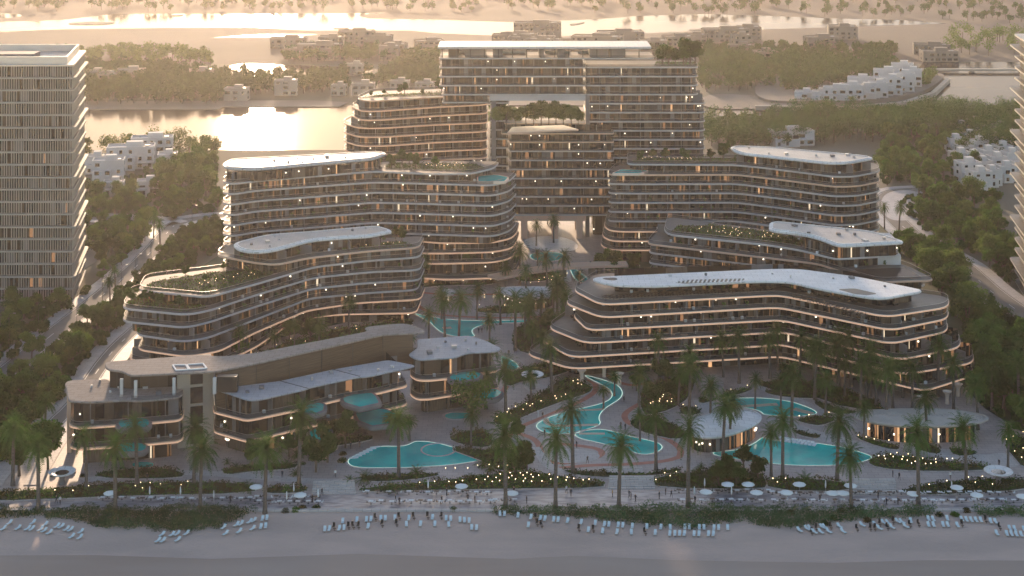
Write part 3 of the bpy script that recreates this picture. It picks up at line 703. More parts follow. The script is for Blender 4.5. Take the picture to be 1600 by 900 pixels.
# ---------------------------------------------------------------- beach villas (front left)
VB = ['glass', 'glass2', 'glass', 'glass2', 'wood', 'curtain', 'glass']
def villas():
    # main range
    f1 = PP([(334, 673), (386, 688), (398, 686), (465, 669), (542, 652), (592, 641), (638, 630)], 5); f2 = PP([(333, 642), (384, 655), (395, 654), (465, 639), (530, 623), (590, 613), (638, 601)], 10)
    bk = lambda p: p+[(p[-1][0]-5, p[-1][1]+15), (p[0][0]-3, p[0][1]+15)]
    core = [(x-1.6, y+2.8) for x, y in f2[1:-1]]; core = [(f2[0][0]+3, f2[0][1]+.5)]+core+[(f2[-1][0]-2.5, f2[-1][1]+2)]
    core = core+[(core[-1][0]-5, core[-1][1]+12), (core[0][0]-2, core[0][1]+12)]
    rf = PP([(332, 608), (350, 612), (388, 625), (402, 625), (478, 608), (484, 605), (558, 589), (575, 588), (640, 574), (651, 571), (607, 562), (520, 577), (437, 595)], 15.2)
    lv = [(5, bk(f1), dict(core=core, ins=2, m='slabw', led=True)), (10, bk(f2), dict(core=core, m='slabw', led=True))]
    root, fin = building('villa_block', 'three storey beach villas with overlapping pale roofs and small curved terrace pools', lv, (15.2, rf, .45, 'roofs', None), rad=1.8, thick=.75, pw=2.2, bays=VB, seed=61, ground=3.2, litp=.01, lamps=.05, finstep=9, furn=.35, cat='villa')
    for a, b in (((437, 595), (482, 607)), ((520, 577), (562, 588))):
        mb = MB(); mb.bar(P(*a, 15.2), P(*b, 15.2), .35, M['dark'], 15.2, 15.24); fin(mb, 'roof_joint')
    # upper storey: slatted wall below the long roof
    w = PP([(336, 584), (400, 572), (598, 523), (645, 521), (640, 511), (575, 522), (400, 556), (345, 566)], 19.4)
    w = ccw(w); mb = MB()
    for i in range(len(w)):
        a, b = Vector(w[i]), Vector(w[(i+1) % len(w)]); k = max(1, int((b-a).length/9))
        for j in range(k):
            p = a+(b-a)*j/k; q = a+(b-a)*(j+1)/k; m = 'woodh'
            mb.face([(*p, 9.4), (*q, 9.4), (*q, 19.4), (*p, 19.4)], M[m]); u = (b-a).normalized(); n_ = Vector((u.y, -u.x))
            mb.bar(p+n_*.05, p+n_*.05+u*.12, .2, M['frame'], 10, 19.4)
    fin(mb, 'slatted_wall')
    mb = MB(); a, b = P(340, 600, 17), P(370, 597, 17); mb.box(a[0], b[0]+.5, a[1]-1.2, a[1]+1, 15.3, 19.2, M['dark']); mb.box(a[0]-.8, a[0], a[1]-2.2, a[1]-1.4, 15.2, 19.2, M['wallw']); fin(mb, 'upper_window')
    # long upper roof
    rf = rounded(ccw(PP([(163, 565), (166, 577), (190, 579), (202, 586), (215, 586), (338, 580), (400, 567.5), (600, 522), (662, 519.5), (664, 515), (635, 505), (612, 506), (567, 511), (577, 517), (400, 551), (345, 557), (315, 554)], 20)), 2.5)
    mb = MB(); mb.prism(rf, 19.45, 20, M['roofv'], bev=.15, mbot=M['soffit']); fin(mb, 'long_roof')
    mb = MB()
    for r in ([(270, 571), (290, 570.5), (295, 578), (275, 579)], [(292, 570.5), (317, 568.5), (323, 576), (297, 578)]):
        q = PP(r, 20)
        for a, b in zip(q, q[1:]+q[:1]): mb.bar(a, b, .35, M['white'], 20.0, 20.25)
    fin(mb, 'skylight_frame')
    # stair tower
    a = P(277, 640, 10); b = P(334, 634, 10); mb = MB()
    q = [a, b, (b[0]-3, b[1]+12), (a[0]-3, a[1]+12)]; mb.prism(q, 0, 19.4, M['wallt'])
    fin(mb, 'stair_tower')
    u = (Vector(b)-Vector(a)); 
    for z0, z1 in ((1, 5.2), (6, 10.4), (11.2, 15.2), (16, 19)):
        mb = MB(); p = Vector(a)+u*.36+Vector((0, -.12)); p2 = Vector(a)+u*.7+Vector((0, -.12)); mb.bar(p, p2, .2, M['glass'], z0, z1); fin(mb, 'stair_window')
    # plunge pools
    for h, q in ((10, [(466, 640), (476, 631), (500, 627), (512, 631), (510, 642), (492, 648), (470, 646)]), (10, [(530, 622), (548, 614), (584, 612), (592, 618), (598, 630), (562, 638), (534, 630)]), (5, [(550, 645), (568, 636), (605, 638), (628, 648), (617, 662), (580, 667), (556, 658)]), (5, [(478, 674), (498, 665), (520, 668), (522, 684), (502, 691), (481, 685)])):
        pl = rounded(ccw(PP(q, h+.1)), 1.3); mb = MB(); mb.prism(pl, h-1.2, h+.1, M['wall'], bev=.3)
        mb.face([(x, y, h+.13) for x, y in inset(pl, .9)], M['pool']); fin(mb, 'plunge_pool')
    # left wing
    l2 = PP([(107, 663), (120, 667), (170, 664), (236, 659), (280, 655), (287, 649)], 10); l1 = PP([(108, 697), (122, 700), (170, 697), (236, 692), (280, 688), (287, 682)], 5)
    bb = lambda p: p+[(p[-1][0]-2, p[-1][1]+11), (p[0][0]-1, p[0][1]+14)]
    cr = [(l2[0][0]+1, l2[0][1]+.6), (l2[1][0]+.5, l2[1][1]+3), (l2[3][0], l2[3][1]+3.6), (l2[4][0], l2[4][1]+3.2)]; cr = cr+[(cr[-1][0]-1, cr[-1][1]+8), (cr[0][0]-1, cr[0][1]+11)]
    rf = PP([(101, 597), (107, 626), (140, 628), (187, 625), (203, 625), (218, 626), (278, 621), (287, 615), (285, 604), (172, 598), (171, 592), (113, 593)], 15.2)
    root, fin = building('villa_block', 'left end beach villa with low tan roof and open terrace above teal pool', [(5, bb(l1), dict(core=cr, m='slabw', led=True)), (10, bb(l2), dict(core=cr, m='slabw', led=True))], (15.2, rf, .6, 'roofv', None), rad=1.5, thick=.75, pw=2.4, bays=VB, seed=62, ground=3, litp=.01, finstep=9, furn=.4, cat='villa')
    mb = MB(); a = P(103, 660, 8); mb.obox(a[0]+.6, a[1]+5, R(90), 9, 1.0, 0, 14.6, M['slabw']); fin(mb, 'end_wall')
    mb = MB(); q = PP([(172, 605), (205, 607), (276, 603), (272, 590), (172, 592)], 15.3); mb2 = ccw(q)
    facade(mb, mb2, 15.25, 19.4, random.Random(2), 2.2, bays=['glass2', 'wood', 'wood'], lamps=.05, wallp=.12, litp=0)
    fin(mb, 'upper_storey')
    for a in ((190, 618), (212, 621), (272, 617)): mb = MB(); X, Y = P(*a, 15.2); mb.obox(X, Y, 0, .7, .7, 15.2, 19.4, M['wallw']); fin(mb, 'column')
    mb = MB(); q = PP([(205, 624), (218, 625.5), (277, 620.5), (286, 615)], 15.3); mb.grid([[(*p, 15.2) for p in q], [(*p, 16.3) for p in q]], M['rail'], close=False, smooth=False); fin(mb, 'balustrade')
    for h, q in ((10, [(178, 660), (190, 652), (232, 652), (240, 660), (232, 669), (186, 671)]), (5, [(176, 698), (190, 690), (222, 690), (236, 697), (226, 707), (184, 708)])):
        pl = rounded(ccw(PP(q, h+.1)), 2); mb = MB(); mb.prism(pl, h-1.2, h+.15, M['wall'], bev=.3); mb.face([(x, y, h+.18) for x, y in inset(pl, .8)], M['pool']); fin(mb, 'plunge_pool')
    # right wing
    l2 = PP([(641, 585), (651, 592), (668, 593), (700, 590), (745, 583), (778, 578)], 10); l1 = PP([(641, 615), (652, 622), (670, 622), (707, 616), (750, 610), (780, 606)], 5)
    rf = PP([(652, 530), (652, 543), (638, 553), (642, 557), (655, 562), (712, 558), (730, 551), (775, 549), (784, 544), (760, 532), (732, 524)], 15.2)
    root, fin = building('villa_block', 'right end beach villa with flat pale roof behind the feathery tree', [(5, bb(l1), dict(m='slabw', led=True)), (10, bb(l2), dict(m='slabw', led=True))], (15.2, rf, .5, 'roofs', None), rad=1.3, thick=.75, pw=2.2, bays=VB, seed=63, ground=3, litp=.01, finstep=9, furn=.35, ins=2.4, cat='villa')
    for h, q in ((10, [(696, 592), (705, 582), (740, 579), (757, 583), (750, 593), (715, 597)]), (5, [(730, 620), (745, 610), (775, 606), (790, 612), (780, 622), (748, 627)])):
        pl = rounded(ccw(PP(q, h+.1)), 2); mb = MB(); mb.prism(pl, h-1.2, h+.15, M['wall'], bev=.3); mb.face([(x, y, h+.18) for x, y in inset(pl, .8)], M['pool']); fin(mb, 'plunge_pool')
villas()

# ---------------------------------------------------------------- pools
def pool(pts, label, n=2, z=.24, led=True, extra=None, water='pool'):
    pl = ccw(smooth(ccw(PP(pts)), n)); cx = sum(p[0] for p in pl)/len(pl); cy = sum(p[1] for p in pl)/len(pl)
    root = thing('swimming_pool', label, 'pool', (cx, cy, 0))
    def fin(mb, nm): o = mb.build(nm, root); o.location = (-cx, -cy, 0); return o
    mb = MB(); mb.face([(x, y, z) for x, y in inset(pl, .3)], M[water]); fin(mb, 'water')
    mb = MB(); o_ = inset(pl, -.45); mb.grid([[(x, y, .12) for x, y in o_], [(x, y, z+.08) for x, y in o_], [(x, y, z+.08) for x, y in pl], [(x, y, z-.03) for x, y in pl]], M['whitepath'], smooth=False); fin(mb, 'coping')
    if led:
        q = inset(pl, .1); q2 = inset(pl, .3)
        mb = MB(); mb.grid([[(x, y, z+.02) for x, y in q], [(x, y, z+.02) for x, y in q2]], M['ledc'], smooth=False); fin(mb, 'underwater_light')
    if extra: extra(fin)
    return root
def Z(ox, oy, k, pts): return [(ox+x/k, oy+y/k) for x, y in pts]
def ex1(fin):
    mb = MB(); c = P(685, 704.5); mb.lathe(c[0], c[1], [(4.1, .24), (4.1, .38), (4.5, .38), (4.5, .24)], M['whitepath'], 32); fin(mb, 'ring_ledge')
    mb = MB()
    for k in range(7):
        a, b = P(545+k*5.5, 718-k*2.8), P(560+k*5.5, 716.5-k*2.8); mb.bar(a, b, .5, M['white'], .25, .33+k*.02)
    fin(mb, 'pool_steps')
pool(Z(400, 675, 4, [(565, 180), (620, 150), (730, 100), (800, 92), (900, 95), (950, 85), (990, 62), (1060, 63), (1130, 72), (1220, 95), (1280, 115), (1420, 165), (1430, 178), (1350, 195), (1200, 215), (1000, 228), (800, 232), (640, 230), (580, 215)]), 'large teal beach pool with a ring ledge in front of the villas', extra=ex1)
def exbar(*segs):
    def f(fin):
        mb = MB()
        for pts, w_ in segs:
            q = PP(pts)
            for a, b in zip(q, q[1:]): mb.bar(a, b, w_, M['sandbar'], .2, .27)
        fin(mb, 'shallow_ledge')
    return f
pool(Z(820, 540, 6.667, [(612, 322), (700, 370), (850, 440), (908, 500), (895, 560), (800, 612), (570, 665), (380, 705), (180, 780), (100, 840), (150, 900), (300, 935), (560, 925), (590, 900), (810, 835), (770, 760), (820, 680), (900, 625), (1000, 565), (1032, 500), (990, 430), (900, 388), (760, 345), (640, 316)]), 'winding lazy river that widens into a teal pool at centre', n=2, extra=exbar(([(903, 642.5), (943, 641)], 1.3), ([(853, 655), (854, 662), (864, 667), (935, 665)], 1.5)))
pool([(905, 675), (935, 671), (960, 675), (987, 684), (1015, 689), (1034, 695), (1037, 703), (1020, 711), (1000, 712), (975, 703), (950, 697), (925, 691), (905, 687), (895, 680)], 'lower round-ended pool below the lazy river, palm in front', extra=exbar(([(905, 679), (945, 679)], 1.2), ([(970, 697), (990, 698)], 1.4)))
pool(Z(1060, 600, 6.667, [(440, 215), (480, 180), (600, 152), (850, 152), (1000, 163), (1180, 190), (1330, 240), (1450, 295), (1440, 325), (1300, 345), (1150, 350), (1000, 340), (880, 330), (860, 300), (780, 270), (620, 250), (500, 240)]), 'upper right pool with a sand-coloured ledge between round pavilion and hotel', extra=exbar(([(1155, 637), (1215, 633)], 1.8), ([(1240, 640), (1270, 648)], 2)))
def ex4(fin):
    mb = MB()
    for k in range(9):
        X, Y = P(1223+k*6.2, 689.5+k*.9); mb.obox(X, Y, -.5, .8, 2.0, .26, .5, M['white']); mb.obox(X-.3, Y+.9, -.5, .8, .5, .5, .85, M['white'])
    fin(mb, 'in_pool_loungers')
pool([(1112, 707), (1138, 706), (1158, 702), (1174, 696), (1186, 688), (1190, 684), (1210, 690), (1225, 690), (1255, 691), (1287, 695), (1320, 700), (1350, 709), (1367, 716), (1350, 723), (1325, 727), (1300, 729), (1250, 729.5), (1200, 726), (1150, 719), (1115, 713)], 'wide reflecting pool at right with a row of white loungers in its shallow edge', extra=ex4)
pool(Z(640, 420, 5.696, [(25, 395), (190, 436), (400, 462), (600, 466), (860, 466), (1190, 455), (1440, 418), (1460, 440), (1200, 480), (900, 488), (760, 492), (640, 510), (570, 540), (555, 570), (600, 615), (400, 610), (290, 580), (220, 530), (180, 480), (100, 440)]), 'long curving pool between the left block and the central gardens', extra=exbar(([(692, 514), (705, 513)], 2)))
pool([(781, 556), (790, 559), (808, 568), (812, 576), (800, 580), (784, 575)], 'small pool right of the right villa roof')
pool([(888, 417), (896, 418), (908, 427), (924, 441), (905, 443), (895, 434)], 'narrow pool at the foot of the white sloping terrace near the footbridge')
pool([(825, 398), (850, 394), (880, 396), (885, 404), (862, 410), (832, 408)], 'shallow pool in the far entrance court', water='pool')
pool([(205, 724), (225, 722), (243, 724), (240, 731), (222, 733), (205, 731)], 'small plunge pool on the ground left of the stair tower', n=1, led=False)
pool([(485, 700), (500, 696), (520, 697), (527, 702), (515, 707), (495, 707)], 'green garden pool tucked between bushes left of the beach pool', n=1, led=False)
pool([(693, 648), (710, 645), (738, 646), (742, 653), (715, 657), (695, 655)], 'ground-level pool beneath the right villa balconies', n=1, led=False)
sheet('pale_terrace', smooth(PP([(886, 415), (875, 425), (880, 440), (895, 442), (890, 430), (900, 420)])), .2, M['roofb'])
sheet('pale_terrace', smooth(PP([(820, 372), (870, 368), (905, 380), (900, 395), (840, 392), (815, 385)])), .2, M['roofb'])
# ---------------------------------------------------------------- paths in terracotta and pale stone
def path(name, pts, wd, m, z=.2):
    c = [Vector(q) for q in PP(pts)]
    for _ in range(2):
        q = [c[0]]
        for a, b in zip(c, c[1:]): q += [a*.75+b*.25, a*.25+b*.75]
        q.append(c[-1]); c = q
    L = []
    for i, p in enumerate(c):
        d = (c[min(i+1, len(c)-1)]-c[max(i-1, 0)]).normalized(); L.append((p, Vector((-d.y, d.x))*wd/2))
    mb = MB()
    for (p, n), (q, k) in zip(L, L[1:]): mb.face([(*(p+n), z), (*(q+k), z), (*(q-k), z), (*(p-n), z)], M[m])
    mb.build(name)['kind'] = 'structure'
for q in ([(790, 690), (800, 676), (815, 667), (845, 655), (880, 640), (910, 627), (930, 614), (932, 602), (920, 594)], [(800, 676), (830, 684), (842, 694), (845, 710), (852, 722), (880, 726), (920, 720), (942, 712), (938, 703), (910, 698), (870, 694)], [(1062, 715), (1040, 722), (980, 727), (920, 728), (870, 733)], [(1018, 622), (1000, 632), (980, 643), (974, 653), (985, 665), (1015, 676), (1045, 688), (1065, 703), (1062, 715)], [(645, 470), (660, 485), (690, 494), (760, 497.5), (830, 497), (880, 493), (940, 486)], [(945, 585), (960, 596), (985, 604), (1010, 600)], [(785, 575), (795, 590), (790, 610), (770, 625)], [(640, 456), (700, 462), (800, 460), (870, 466)]):
    path('terracotta_path', q, 1.7, 'redpath', .205)
for q in ([(835, 700), (850, 720), (858, 731), (890, 741), (930, 746), (1000, 749), (1075, 751)],): path('pale_path', q, 2.6, 'whitepath', .21)
for q in ([(1190, 600), (1240, 628), (1290, 650), (1400, 690), (1480, 712), (1560, 720)], [(1100, 625), (1110, 650), (1065, 665), (1050, 690)], [(1210, 655), (1250, 675), (1330, 695), (1400, 712)]): path('pale_path', q, 6, 'whitepath', .185)
for q in ([(60, 758), (200, 744), (300, 738), (400, 746), (520, 756), (640, 744)],): path('stone_path', q, 3.2, 'whitepath', .19)
sheet('round_court', smooth(PP([(900, 702), (930, 706), (940, 715), (925, 722), (890, 726), (862, 722), (858, 708), (872, 702)])), .215, M['whitepath'])
sheet('round_court', smooth(PP([(1525, 715), (1560, 708), (1590, 712), (1600, 725), (1580, 733), (1540, 732)])), .215, M['whitepath'])
sheet('round_court', smooth(PP([(70, 765), (80, 750), (130, 748), (135, 762), (110, 772), (80, 774)])), .215, M['paving'])
sheet('round_court', smooth(PP([(815, 600), (840, 600), (862, 607), (850, 617), (825, 614)])), .215, M['whitepath'])
# wide garden steps
def steps(x0, x1, y0, y1, n, label):
    mb = MB()
    for k in range(n):
        t = k/n; ya = y1+(y0-y1)*t; a, b = P(x0+3*t, ya), P(x1-3*t, ya); d = P(x0, y1+(y0-y1)*(t+.9/n))[1]-a[1]
        z = .18+.16*(k+1); mb.prism([a, b, (b[0], b[1]+d), (a[0], a[1]+d)], .1, z, M['whitepath'])
    tag(mb.build('garden_steps'), label, 'steps')
steps(487, 556, 757, 773, 6, 'wide pale stone steps down to the promenade left of the front palms')
steps(950, 1024, 750, 765, 6, 'pale stone steps to the promenade behind the short front palm')
steps(940, 1006, 733, 741, 3, 'low short flight of steps above the curved white path')
steps(1332, 1402, 755, 774, 7, 'broad pale steps to the promenade at right of the reflecting pool')
# ---------------------------------------------------------------- round pavilions, saucers, footbridge
def pavilion(name, label, pts, h, inner, lit=True, seed=3, ribs=0, dome=.0):
    pl = smooth(ccw(PP(pts, h)), 2); pl = ccw(pl); cx = sum(p[0] for p in pl)/len(pl); cy = sum(p[1] for p in pl)/len(pl)
    root = thing(name, label, 'pavilion', (cx, cy, 0))
    def fin(mb, nm): o = mb.build(nm, root); o.location = (-cx, -cy, 0); return o
    mb = MB(); rows = []
    sc_ = lambda s, z: [(cx+(x-cx)*s, cy+(y-cy)*s, z) for x, y in pl]
    rows = [sc_(.9, h-.9), sc_(1.0, h-.3), sc_(1.0, h), sc_(.95, h+.1)]
    k_ = 14 if ribs else 8
    for k in range(k_+1):
        s = .94*(1-k/k_)+.02; rows.append(sc_(s+.012, h-.25+dome*(1-s*s)+.22*(ribs > 0))); rows.append(sc_(s, h-.25+dome*(1-s*s)))
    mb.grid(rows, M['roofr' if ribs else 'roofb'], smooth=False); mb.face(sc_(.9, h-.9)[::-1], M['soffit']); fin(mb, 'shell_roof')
    mb = MB(); q = [(cx+(x-cx)*inner, cy+(y-cy)*inner) for x, y in pl]
    facade(mb, ccw(q), .2, h-.8, random.Random(seed), 1.3, bays=['glass', 'glass2', 'lit', 'litdim', 'glass', 'litdim', 'curtain'], lamps=.25, litp=.2, wallp=.02); fin(mb, 'window_band')
    return root
pavilion('round_pavilion', 'tilted oval pavilion with smooth white shell roof beside the reflecting pool', [(1069, 669), (1077, 658), (1105, 646), (1140, 640), (1172, 639), (1190, 647), (1190, 656), (1180, 664), (1150, 676), (1120, 683), (1090, 683), (1072, 677)], 4.6, .84, dome=.9)
pavilion('round_pavilion', 'wide round restaurant with ringed pale roof glowing warm beneath', [(1332, 648), (1350, 641), (1387, 638), (1450, 637), (1512, 641), (1550, 651), (1537, 660), (1500, 664.5), (1425, 666), (1375, 661.5), (1342, 655)], 5.0, .8, seed=9, ribs=1, dome=.5)
pavilion('garden_pavilion', 'low curved pavilion in the central garden below the footbridge', [(770, 452), (790, 447), (860, 447), (880, 452), (870, 462), (830, 467), (800, 464)], 4.4, .75, seed=5, dome=.1)
pavilion('garden_pavilion', 'small round kiosk beside the mid garden left of the long pool', [(682, 454), (700, 451), (714, 454), (706, 459), (690, 460)], 3, .6, seed=6, dome=.5)
def saucer(px, py, r, h, label):
    X, Y = P(px, py, h); root = thing('saucer_canopy', label, 'canopy', (X, Y, .16))
    mb = MB(); mb.lathe(0, 0, [(0, h-.5), (r*.45, h-.5), (r*.9, h-.15), (r, h+.1), (r*.97, h+.2), (r*.8, h+.05), (r*.5, h-.2), (0, h-.22)], M['roofb'], 32); mb.build('disc', root)
    mb = MB(); mb.lathe(0, 0, [(r*.5, h-.18), (r*.2, h-.17), (0, h-.17)], M['glass'], 24); mb.build('lens', root)
    mb = MB(); mb.lathe(0, 0, [(.9, 0), (.55, h*.4), (.9, h-.5)], M['wall'], 14); mb.build('stem', root)
saucer(832, 586, 3.2, 4, 'white floating saucer canopy with dark lens beside the lazy river garden')
saucer(1560, 737, 3.4, 3.2, 'pale saucer fountain canopy on a thick stem at the right end')
saucer(97, 738, 3.2, 3, 'saucer canopy on a stem in the garden at far left')
# footbridge
mb = MB(); q = PP([(770, 432), (800, 426), (835, 420), (875, 415), (925, 412), (980, 411)], 5.5)
for a, b in zip(q, q[1:]): mb.bar(a, b, 6, M['slabw'], 4.7, 5.5)
fb = tag(mb.build('footbridge'), 'curved bronze-edged footbridge linking the left and right wings', 'bridge')
for k, x in enumerate((822, 880, 925, 938)):
    mb = MB(); X, Y = P(x, 438-k*3); mb.lathe(X, Y+2, [(1.3, 0), (1.2, 4.75)], M['wall'], 12); mb.build('pier', fb)
# curved feature wall before the hotel
mb = MB(); mb.prism(smooth(ccw(PP([(1093, 612), (1096, 590), (1120, 585), (1132, 592), (1128, 612)], 2.6)), 2), .1, 2.6, M['paving']); tag(mb.build('bar_counter'), 'curved pale stone bar block in front of the hotel columns', 'kiosk')
# ---------------------------------------------------------------- vegetation
def rdir(rg):
    z = rg.uniform(-1, 1); t = rg.uniform(0, 2*math.pi); r = math.sqrt(1-z*z); return Vector((r*math.cos(t), r*math.sin(t), z))
def leaf(mb, c, s, m, rg, n=None):
    d = rdir(rg); e = d.orthogonal().normalized(); a = rg.uniform(.7, 1.3)*s
    mb.face([c-d*a, c+e*s*.55, c+d*a, c-e*s*.55], m)
def broadtree(seed, ht, wd, n, leafm, ls=.42, lobes=9, thin=0.0):
    rg = random.Random(seed); tr = MB(); cr = MB(); tops = []
    th = ht*.32
    tr.tube([(0, 0, -.3), (.1, 0, th*.5), (0, .1, th)], [.32, .25, .2], M['bark'])
    for k in range(lobes):
        a = 2*math.pi*k/lobes*1.6+rg.uniform(-.5, .5); r = wd*.5*rg.uniform(.15, .78); z = th+(ht-th)*rg.uniform(.18, .86)*(1.12-.45*r/(wd*.5))
        c = Vector((math.cos(a)*r, math.sin(a)*r, z)); tops.append((c, wd*rg.uniform(.17, .28)))
        tr.tube([(0, .1, th*.9), (c.x*.5, c.y*.5, th+(z-th)*.45), tuple(c)], [.15, .09, .04], M['bark'], 5)
    tot = sum(r**2 for _, r in tops)
    for c, r in tops:
        for _ in range(int(n*r*r/tot)):
            d = rdir(rg); f = rg.random()**.45
            q = 1+.35*mnoise.noise(d*2.3+Vector((seed, c.x, c.y)))
            if rg.random() < thin: continue
            p = c+Vector((d.x, d.y, d.z*.72))*r*f*q
            leaf(cr, p, ls*rg.uniform(.6, 1.2), M[leafm], rg)
    return tr, cr
def proto(name, tr, cr):
    r = thing(name, 'x', 'tree'); tr.build('trunk', r); cr.build('crown', r); return r
protos = {}
for k in range(3): protos['A%d' % k] = proto('broadleaf_tree', *broadtree(10+k, 10, 9, 3000, 'leafA'))
for k in range(3): protos['B%d' % k] = proto('broadleaf_tree', *broadtree(20+k, 11, 10, 2600, 'leafB', thin=.15, lobes=12))
for k in range(2): protos['C%d' % k] = proto('broadleaf_tree', *broadtree(30+k, 8, 7, 2200, 'leafC', lobes=7))
def palmtree(seed, ht, fr=72, L=4.7):
    rg = random.Random(seed); tr = MB(); cr = MB(); lx, ly = rg.uniform(-.9, .9), rg.uniform(-.6, .6)
    pts = [(lx*t*t, ly*t*t, ht*t-.4*(t == 0)) for t in [k/8 for k in range(9)]]
    tr.tube(pts, [.62]+[.44-.10*k/8+(.03 if k % 2 else 0) for k in range(1, 8)]+[.42], M['trunk'], 8)
    top = Vector(pts[-1])
    for k in range(fr):
        az = k*2.39996+rg.uniform(-.2, .2); el = R(82)-R(122)*(k/fr)**.95; ln = L*rg.uniform(.85, 1.1)*(.8 if k < 6 else 1)
        h = Vector((math.cos(az), math.sin(az), 0)); p = top.copy(); seg = 8; e = el; sp = [p.copy()]
        for s in range(seg):
            p = p+(h*math.cos(e)+Vector((0, 0, math.sin(e))))*ln/seg; e -= R(4.5+s*1.7)*(1.0 if el > 0 else .7); e = max(e, R(-84)); sp.append(p.copy())
        side = Vector((-h.y, h.x, 0))
        for s in range(1, seg+1):
            d = (sp[s]-sp[s-1]).normalized(); up = side.cross(d)
            w_ = (.62+.35*math.sin(math.pi*s/seg))*L*.15*(.55 if s == seg else 1)
            for t in (0, .5):
                b = sp[s-1]+(sp[s]-sp[s-1])*t
                for g in (-1, 1):
                    tip = b+side*g*w_*rg.uniform(.85, 1.15)+d*w_*.75-Vector((0, 0, 1))*w_*rg.uniform(.1, .4)
                    cr.face([b, b+d*L*.035, tip, b-d*.01+Vector((0, 0, .03))], M['palm'])
    return tr, cr
for k in range(4): protos['P%d' % k] = proto('palm_tree', *palmtree(40+k, 10, 60+5*k, 4.3+.25*k))
for k in range(2): protos['S%d' % k] = proto('palm_bush', *palmtree(50+k, .6, 34, 3.4))
def bush(seed, r, h, n, m, ls=.22):
    rg = random.Random(seed); cr = MB()
    for _ in range(n):
        d = rdir(rg); d.z = abs(d.z); f = rg.random()**.4; q = 1+.3*mnoise.noise(d*2.5+Vector((seed, 0, 0)))
        leaf(cr, Vector((d.x*r, d.y*r, d.z*h))*f*q, ls, M[m], rg)
    o = cr.build('bush'); return tag(o, 'x', 'bush')
for k in range(3): protos['U%d' % k] = bush(60+k, 1.5, 1.3, 420, ['leafC', 'leafA', 'bed'][k])
for o in list(protos.values()): o.location = (0, 0, -500)
BASEH = {'A': 10, 'B': 11, 'C': 8, 'P': 10, 'S': 1, 'U': 1}
def plant(kind, x, y, s=1.0, z=.1, label='', group=None, cat=None, sz=None):
    o = dup(protos[kind], (x, y, z), rnd.uniform(0, 6.28), (s, s, sz or s), label, cat, group)
    o.name = protos[kind].name.split('.')[0]; return o
footprints = []
for o in list(col.objects):
    if o.parent is None and o.get('category') in ('building', 'tower', 'villa', 'pavilion'):
        for ch in o.children:
            if ch.name.split('.')[0] in ('floor_slab', 'shell_roof'):
                vs = [(v.co.x+ch.location.x+o.location.x, v.co.y+ch.location.y+o.location.y) for v in ch.data.vertices]
                if vs: footprints.append((min(a for a, b in vs), max(a for a, b in vs), min(b for a, b in vs), max(b for a, b in vs), ccw([p for p in vs[:len(vs)//4]])))
def free(x, y, m=1.5):
    for c, wd in ROADS:
        for p in c:
            if (p.x-x)**2+(p.y-y)**2 < wd*wd: return False
    for x0, x1, y0, y1, pl in footprints:
        if x0-m < x < x1+m and y0-m < y < y1+m:
            if len(pl) < 3 or inside(x, y, pl): return False
            for i in range(0, len(pl)):
                if (pl[i][0]-x)**2+(pl[i][1]-y)**2 < m*m: return False
    return True
def P2(x, y): return 800+x*F/y
def wood(pts, n, mind, kinds, smin, smax, where, rg=rnd, h=.1):
    poly = ccw(PP(pts)); many = n > 40; cntr = {}; todo = []; names = {'A': 'round green tree', 'B': 'loose olive-green tree', 'C': 'small dark green tree', 'P': 'palm tree', 'S': 'low palm bush', 'U': 'round bush'}
    for x, y in scatter(poly, n, mind, rg):
        if not free(x, y, 3): continue
        k = rg.choice(kinds); v = [q for q in protos if q[0] == k]
        s = rg.uniform(smin, smax)*(1.3 if k == 'C' else 1)
        if k == 'P': s = rg.uniform(.75, 1.05)
        todo.append((P2(x, y), x, y, rg.choice(v), k, s, s*rg.uniform(.85, 1.2)))
    todo.sort()
    for _, x, y, v, k, s, sz in todo:
        cntr[k] = cntr.get(k, 0)+1; lab = names[k]+' '+where
        if not many: lab += ', %s from left' % ordw(cntr[k])
        plant(v, x, y, s, h, lab, 'trees '+where if k not in 'SU' else 'shrubs '+where, 'bush' if k in 'SU' else 'tree', sz)
def farwood(pts, n, label, seed, hmin=6, hmax=12, m='leafB', h0=.6, nm='far_wood', sp=4.5):
    dens = 90 if h0 <= 0 else 34; 
    pl = ccw(PP(pts)); rg = random.Random(seed); mb = MB()
    for x, y in scatter(pl, n, sp, rg, 20):
        if h0 < 0 and not free(x, y, 2): continue
        hh = rg.uniform(hmin, hmax)*(1+.4*mnoise.noise(Vector((x*.01, y*.01, 0)))); r = hh*.5
        mb.tube([(x, y, 0), (x, y, hh*.5)], .3, M['bark'], 4, False)
        for k in range(5):
            c = Vector((x+rg.uniform(-.5, .5)*r, y+rg.uniform(-.5, .5)*r, h0+hh*rg.uniform(.4, .85)))
            for _ in range(dens):
                d = rdir(rg); leaf(mb, c+d*r*.55*rg.random()**.4, rg.uniform(.5, 1.0)*(.62 if dens > 34 else 1), M[m], rg)
    tag(mb.build(nm), label, 'wood' if nm == 'far_wood' else 'undergrowth', kind='stuff')
wr = random.Random(99)
